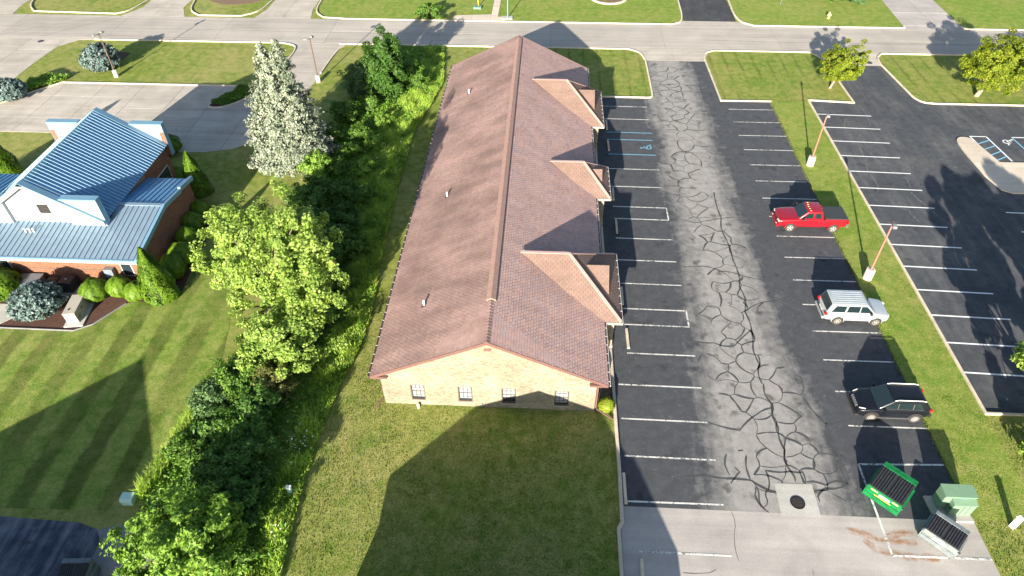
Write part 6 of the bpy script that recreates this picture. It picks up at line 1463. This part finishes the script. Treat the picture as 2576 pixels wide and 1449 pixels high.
dumpster((-23.55, 14.3), R(4), (0.10, 0.13, 0.15), 'dark covered dumpster on the gravel at the lower left edge', 1.5, 1.3, 1.1)
# pad-mounted transformer
M['xfmr'] = simple('xfmr', (0.17, 0.285, 0.185), 0.5, 0.1, 0.06)
sl_ = MB().prism([(22.5, 21.5), (24.55, 21.5), (24.7, 19.98), (23.5, 19.95), (22.55, 20.4)], 0.0, 0.16).build('transformer_pad', M['greyconc'], None, bevel=0.02); sl_['kind'] = 'structure'
e = empty('transformer', (23.75, 20.95, 0.16), 0, 'pale green pad-mounted transformer box beside the dumpsters', 'transformer')
MB().box(-0.85, -0.25, 0, 0.85, 0.48, 1.28).build('tank', M['xfmr'], e, bevel=0.015)
MB().prism3([(-0.88, -0.29, 1.285), (-0.88, 0.51, 1.285), (-0.88, 0.51, 1.36), (-0.88, -0.29, 1.32)], (1.76, 0, 0)).build('lid', M['xfmr'], e)
MB().box(-0.42, -0.62, 0, 0.80, -0.255, 1.02).build('cabinet', M['xfmr'], e, bevel=0.015)
MB().prism3([(-0.45, -0.66, 1.025), (-0.45, -0.258, 1.025), (-0.45, -0.258, 1.16), (-0.45, -0.66, 1.06)], (1.28, 0, 0)).build('cabinet_lid', M['xfmr'], e)
for x in (0.18, 0.48): MB().box(x - 0.01, -0.630, 0.06, x + 0.01, -0.621, 0.98).build('door_seam', M['dark'], e)
MB().box(-0.1, -0.27, 1.05, 0.5, -0.256, 1.2).build('label_plate', M['metal_light'], e); MB().tube((-0.46, -0.5, 0.5), (-0.46, -0.5, 0.62), 0.03, n=8).build('lock', M['dark'], e)
# light poles
M['poleb'] = simple('poleb', (0.34, 0.15, 0.115), 0.5); M['poled'] = simple('poled', (0.13, 0.085, 0.06), 0.5); M['head'] = simple('head', (0.30, 0.30, 0.30), 0.5, 0.3)
M['basec'] = simple('basec', (0.60, 0.53, 0.42), 0.9, 0, 0.12, 4)
def pole(loc, h, mat, label, base_h, base_r, head, rz=0.0):
    e = empty('light_pole', (*loc, 0), rz, label, 'light pole', 'parking lot light poles')
    MB().lathe([(base_r * 1.05, -0.1), (base_r, 0.1), (base_r, base_h - 0.05), (base_r * 0.92, base_h)], n=18).build('base', M['basec'], e, 40)
    MB().lathe([(base_r * 0.55, base_h), (base_r * 0.55, base_h + 0.04)], n=14).build('flange', M['head'], e, 40)
    MB().tube((0, 0, base_h), (0, 0, h), 0.075, 0.06, n=10).build('shaft', M[mat], e, 40)
    for s in head:
        MB().tube((0, 0, h - 0.1), (s[0] * 0.3, s[1] * 0.3, h - 0.04), 0.03, n=8).build('arm', M[mat], e, 40)
        hd = MB().obox((s[0] * 0.5, s[1] * 0.5, h), (s[0] * 0.22, s[1] * 0.22, 0), (-s[1] * 0.14, s[0] * 0.14, 0), (0, 0, 0.08)).build('lamp_head', M['head'], e, bevel=0.03)
        MB().obox((s[0] * 0.5, s[1] * 0.5, h - 0.10), (s[0] * 0.22, s[1] * 0.22, 0), (-s[1] * 0.13, s[0] * 0.13, 0), (0, 0, 0.008)).build('lens', M['blind'], hd)
    return e
pole((25.5, 56.7), 5.5, 'poleb', 'red-brown light pole on a concrete base, the one farther up the strip', 0.95, 0.34, [(-0.2, -0.98)])
pole((25.57, 40.5), 5.5, 'poleb', 'red-brown light pole on a concrete base beside the silver SUV', 0.95, 0.34, [(-0.2, -0.98)])
pole((-50.25, 72.2), 5.1, 'poled', 'dark light pole standing before the conical blue spruce', 0.8, 0.26, [(0.3, 0.95), (-0.5, -0.87)])
pole((-26.2, 71.9), 5.1, 'poled', 'dark light pole beside the right-hand concrete drive', 0.8, 0.26, [(0.2, 0.98), (-0.9, -0.43)])
# wheel stops
def wheel_stop(x, y, ln, label, rz=0.0):
    mb = MB(); L = ln / 2; pr = [(-0.105, 0.0), (0.105, 0.0), (0.08, 0.14), (-0.08, 0.14)]
    mb.prism3([(a, -L, z) for a, z in pr], (0, ln, 0)); o = mb.build('wheel_stop', M['kerb'], None, bevel=0.015); o.location = (x, y, 0.018); o.rotation_euler = (0, 0, rz)
    return tag(o, label, 'wheel stop', 'concrete wheel stops along the office')
ORD = ['farthest', 'second farthest', 'third farthest', 'fourth farthest', 'fifth farthest', 'sixth farthest']
for i, (x, y) in enumerate(((6.44, 63.4), (6.42, 59.3), (6.4, 50.9), (6.41, 46.1), (6.3, 37.5), (6.4, 33.1))):
    wheel_stop(x, y, 1.9, 'concrete wheel stop in the office row, %s from the viewer' % ORD[i], R(random.uniform(-1.5, 1.5)))
wheel_stop(5.36, 21.15, 2.0, 'concrete wheel stop pushed against the kerb wall below the lawn'); wheel_stop(5.93, 16.0, 1.9, 'concrete wheel stop on the pale concrete at the bottom edge', R(-2))
# small utilities
e = empty('utility_box', (*G(327, 1262), 0), R(2), 'pale green utility box at the lower end of the striped lawn', 'utility box')
M['mint'] = simple('mint', (0.42, 0.66, 0.60), 0.5, 0, 0.06)
MB().box(-0.32, -0.26, 0, 0.32, 0.26, 0.4).build('cabinet', M['mint'], e, bevel=0.02); MB().prism3([(-0.35, -0.29, 0.405), (-0.35, 0.29, 0.405), (-0.35, 0.29, 0.54), (-0.35, -0.16, 0.54)], (0.7, 0, 0)).build('lid', M['mint'], e)
e = empty('cable_pedestal', (*G(733, 1243), 0), 0, 'small pale blue cable pedestal at the edge of the thicket', 'pedestal'); MB().box(-0.12, -0.1, 0, 0.12, 0.1, 0.75).build('post', M['mint'], e, bevel=0.02); MB().box(-0.15, -0.12, 0.752, 0.15, 0.12, 0.82).build('cap', M['pvc'], e, bevel=0.02)
e = empty('marker_post', (26.73, 19.85, 0), R(20), 'short white square post in the grass at the lower right', 'post'); MB().box(-0.13, -0.13, 0, 0.13, 0.13, 0.95).build('post', M['pvc'], e, bevel=0.02); MB().box(-0.145, -0.145, 0.952, 0.145, 0.145, 0.99).build('cap', M['pvc'], e)
e = empty('cleanout_pipe', (*G(1053, 1026), 0), 0, 'short white plastic pipe in the lawn before the gable wall', 'pipe'); MB().tube((0, 0, -.05), (0, 0, 0.28), 0.085, n=14).build('pipe', M['pvc'], e, 40); MB().lathe([(0.10, 0.28), (0.10, 0.33), (0.04, 0.34), (0.04, 0.37)], n=14).build('cap', M['pvc'], e, 40)
e = empty('hose_bib', (-3.45, WF - 0.03, 0.35), 0, 'thin grey pipe stub low on the gable wall', 'pipe'); MB().tube((0, -0.02, -0.3), (0, -0.02, 0.1), 0.025, n=8).build('pipe', M['metal_light'], e, 40); MB().tube((0, -0.02, 0.08), (0, -0.12, 0.05), 0.02, n=8).build('spigot', M['metal_light'], e, 40)
# fire hydrant
e = empty('fire_hydrant', (37.8, 93.55, 0), 0, 'yellow fire hydrant on the lawn across the street', 'hydrant'); M['hyd'] = simple('hyd', (0.78, 0.66, 0.22), 0.5)
MB().lathe([(0.20, 0), (0.20, 0.06), (0.13, 0.08), (0.13, 0.55), (0.17, 0.57), (0.17, 0.62), (0.13, 0.66), (0.06, 0.78), (0.04, 0.86)], n=16).build('barrel', M['hyd'], e, 40)
MB().tube((-0.26, 0, 0.45), (0.26, 0, 0.45), 0.065, n=10).tube((0, 0, 0.42), (0, -0.27, 0.42), 0.085, n=10).build('nozzles', M['hyd'], e, 40)
# pole, guy marker and sign across the street
e = empty('utility_pole', (-5.57, 91.75, 0), 0, 'thin grey pole on a white square base by the far sidewalk', 'pole'); MB().box(-0.75, -0.45, 0, 0.75, 0.45, 0.16).build('base', M['paleconc'], e, bevel=0.02); MB().tube((0.1, 0, 0.16), (0.1, 0, 6.2), 0.085, 0.06, n=10).build('shaft', M['metal_light'], e, 40)
e = empty('guy_marker', (*G(1204, 18), 0), 0, 'yellow marker post beside a green ground box across the street', 'marker post'); MB().tube((0, 0, 0), (-0.1, 0.1, 2.4), 0.06, n=10).build('post', M['yellow'], e, 40)
e = empty('ground_box', (*G(1201, 21), 0), 0, 'low green ground box at the foot of the yellow marker', 'utility box'); MB().box(-0.55, -0.4, 0, 0.55, 0.4, 0.22).build('box', simple('gbox', (0.13, 0.25, 0.19), 0.6), e, bevel=0.03); MB().box(-0.58, -0.43, 0.222, 0.58, 0.43, 0.27).build('lid', bpy.data.materials['gbox'], e)
e = empty('feather_flag', (32.5, 98.2, 0), 0, 'narrow blue and white flag on the lawn across the street', 'flag'); MB().tube((0, 0, 0), (0, 0, 3.2), 0.025, n=8).build('mast', M['metal_light'], e, 40)
MB().prism3([(0.03, 0, 0.7), (0.62, 0, 0.9), (0.62, 0, 2.8), (0.03, 0, 3.15)], (0, 0.02, 0)).build('cloth', simple('flagblue', (0.12, 0.36, 0.50), 0.7), e); MB().prism3([(0.3, -0.004, 0.8), (0.6, -0.004, 0.92), (0.6, -0.004, 2.8), (0.3, -0.004, 2.95)], (0, -0.004, 0)).build('stripe', M['white'], e)
# ring bed with stone edging across the street
rb_ = empty('stone_ring', (8.6, 99.9, 0), 0, 'round bed edged with pale stones at the top edge', 'stone ring')
MB().lathe([(2.35, 0), (2.35, 0.05), (0.1, 0.07)], n=36).build('soil', M['soil'], rb_)
sm = MB().box(-0.2, -0.14, 0, 0.2, 0.14, 0.2).mesh('stone', M['walk'])
for k in range(36):
    a = 2 * math.pi * k / 36; s = obj('stone', sm, rb_); s.location = (2.5 * math.cos(a), 2.5 * math.sin(a), 0); s.rotation_euler = (0, 0, a + math.pi / 2)
for i, (a, d) in enumerate(((0.3, 1.2), (2.6, 1.2), (4.0, 0.9))): globe('box_shrub', (8.6 + d * math.cos(a), 99.9 + d * math.sin(a)), 0.8, 0.9, 'arbor', ['low green plant on the right of the stone ring', 'low green plant on the left of the stone ring', 'low green plant at the front of the stone ring'][i], 'shrub', 130 + i, 1600, 0.1, 'egg')
tree('small_tree', (8.6, 100.2), 4.0, 1.6, 'mid', 3000, 0.14, 'young tree whose trunk stands in the stone ring at the top edge', seed=140, clumps=24, bark='barkpale')
# manhole covers
for loc, lab in ((G(103, 104), 'round dark manhole cover in the left concrete drive'), (G(2186, 158), 'round dark manhole cover in the apron of the neighbour drive')):
    o = MB().lathe([(0.38, 0.0), (0.38, 0.012), (0.33, 0.012), (0.33, 0.008)], n=24).build('manhole_cover', M['gutter'], None, 40); o.location = (loc[0], loc[1], 0.024); tag(o, lab, 'manhole cover', 'manhole covers')
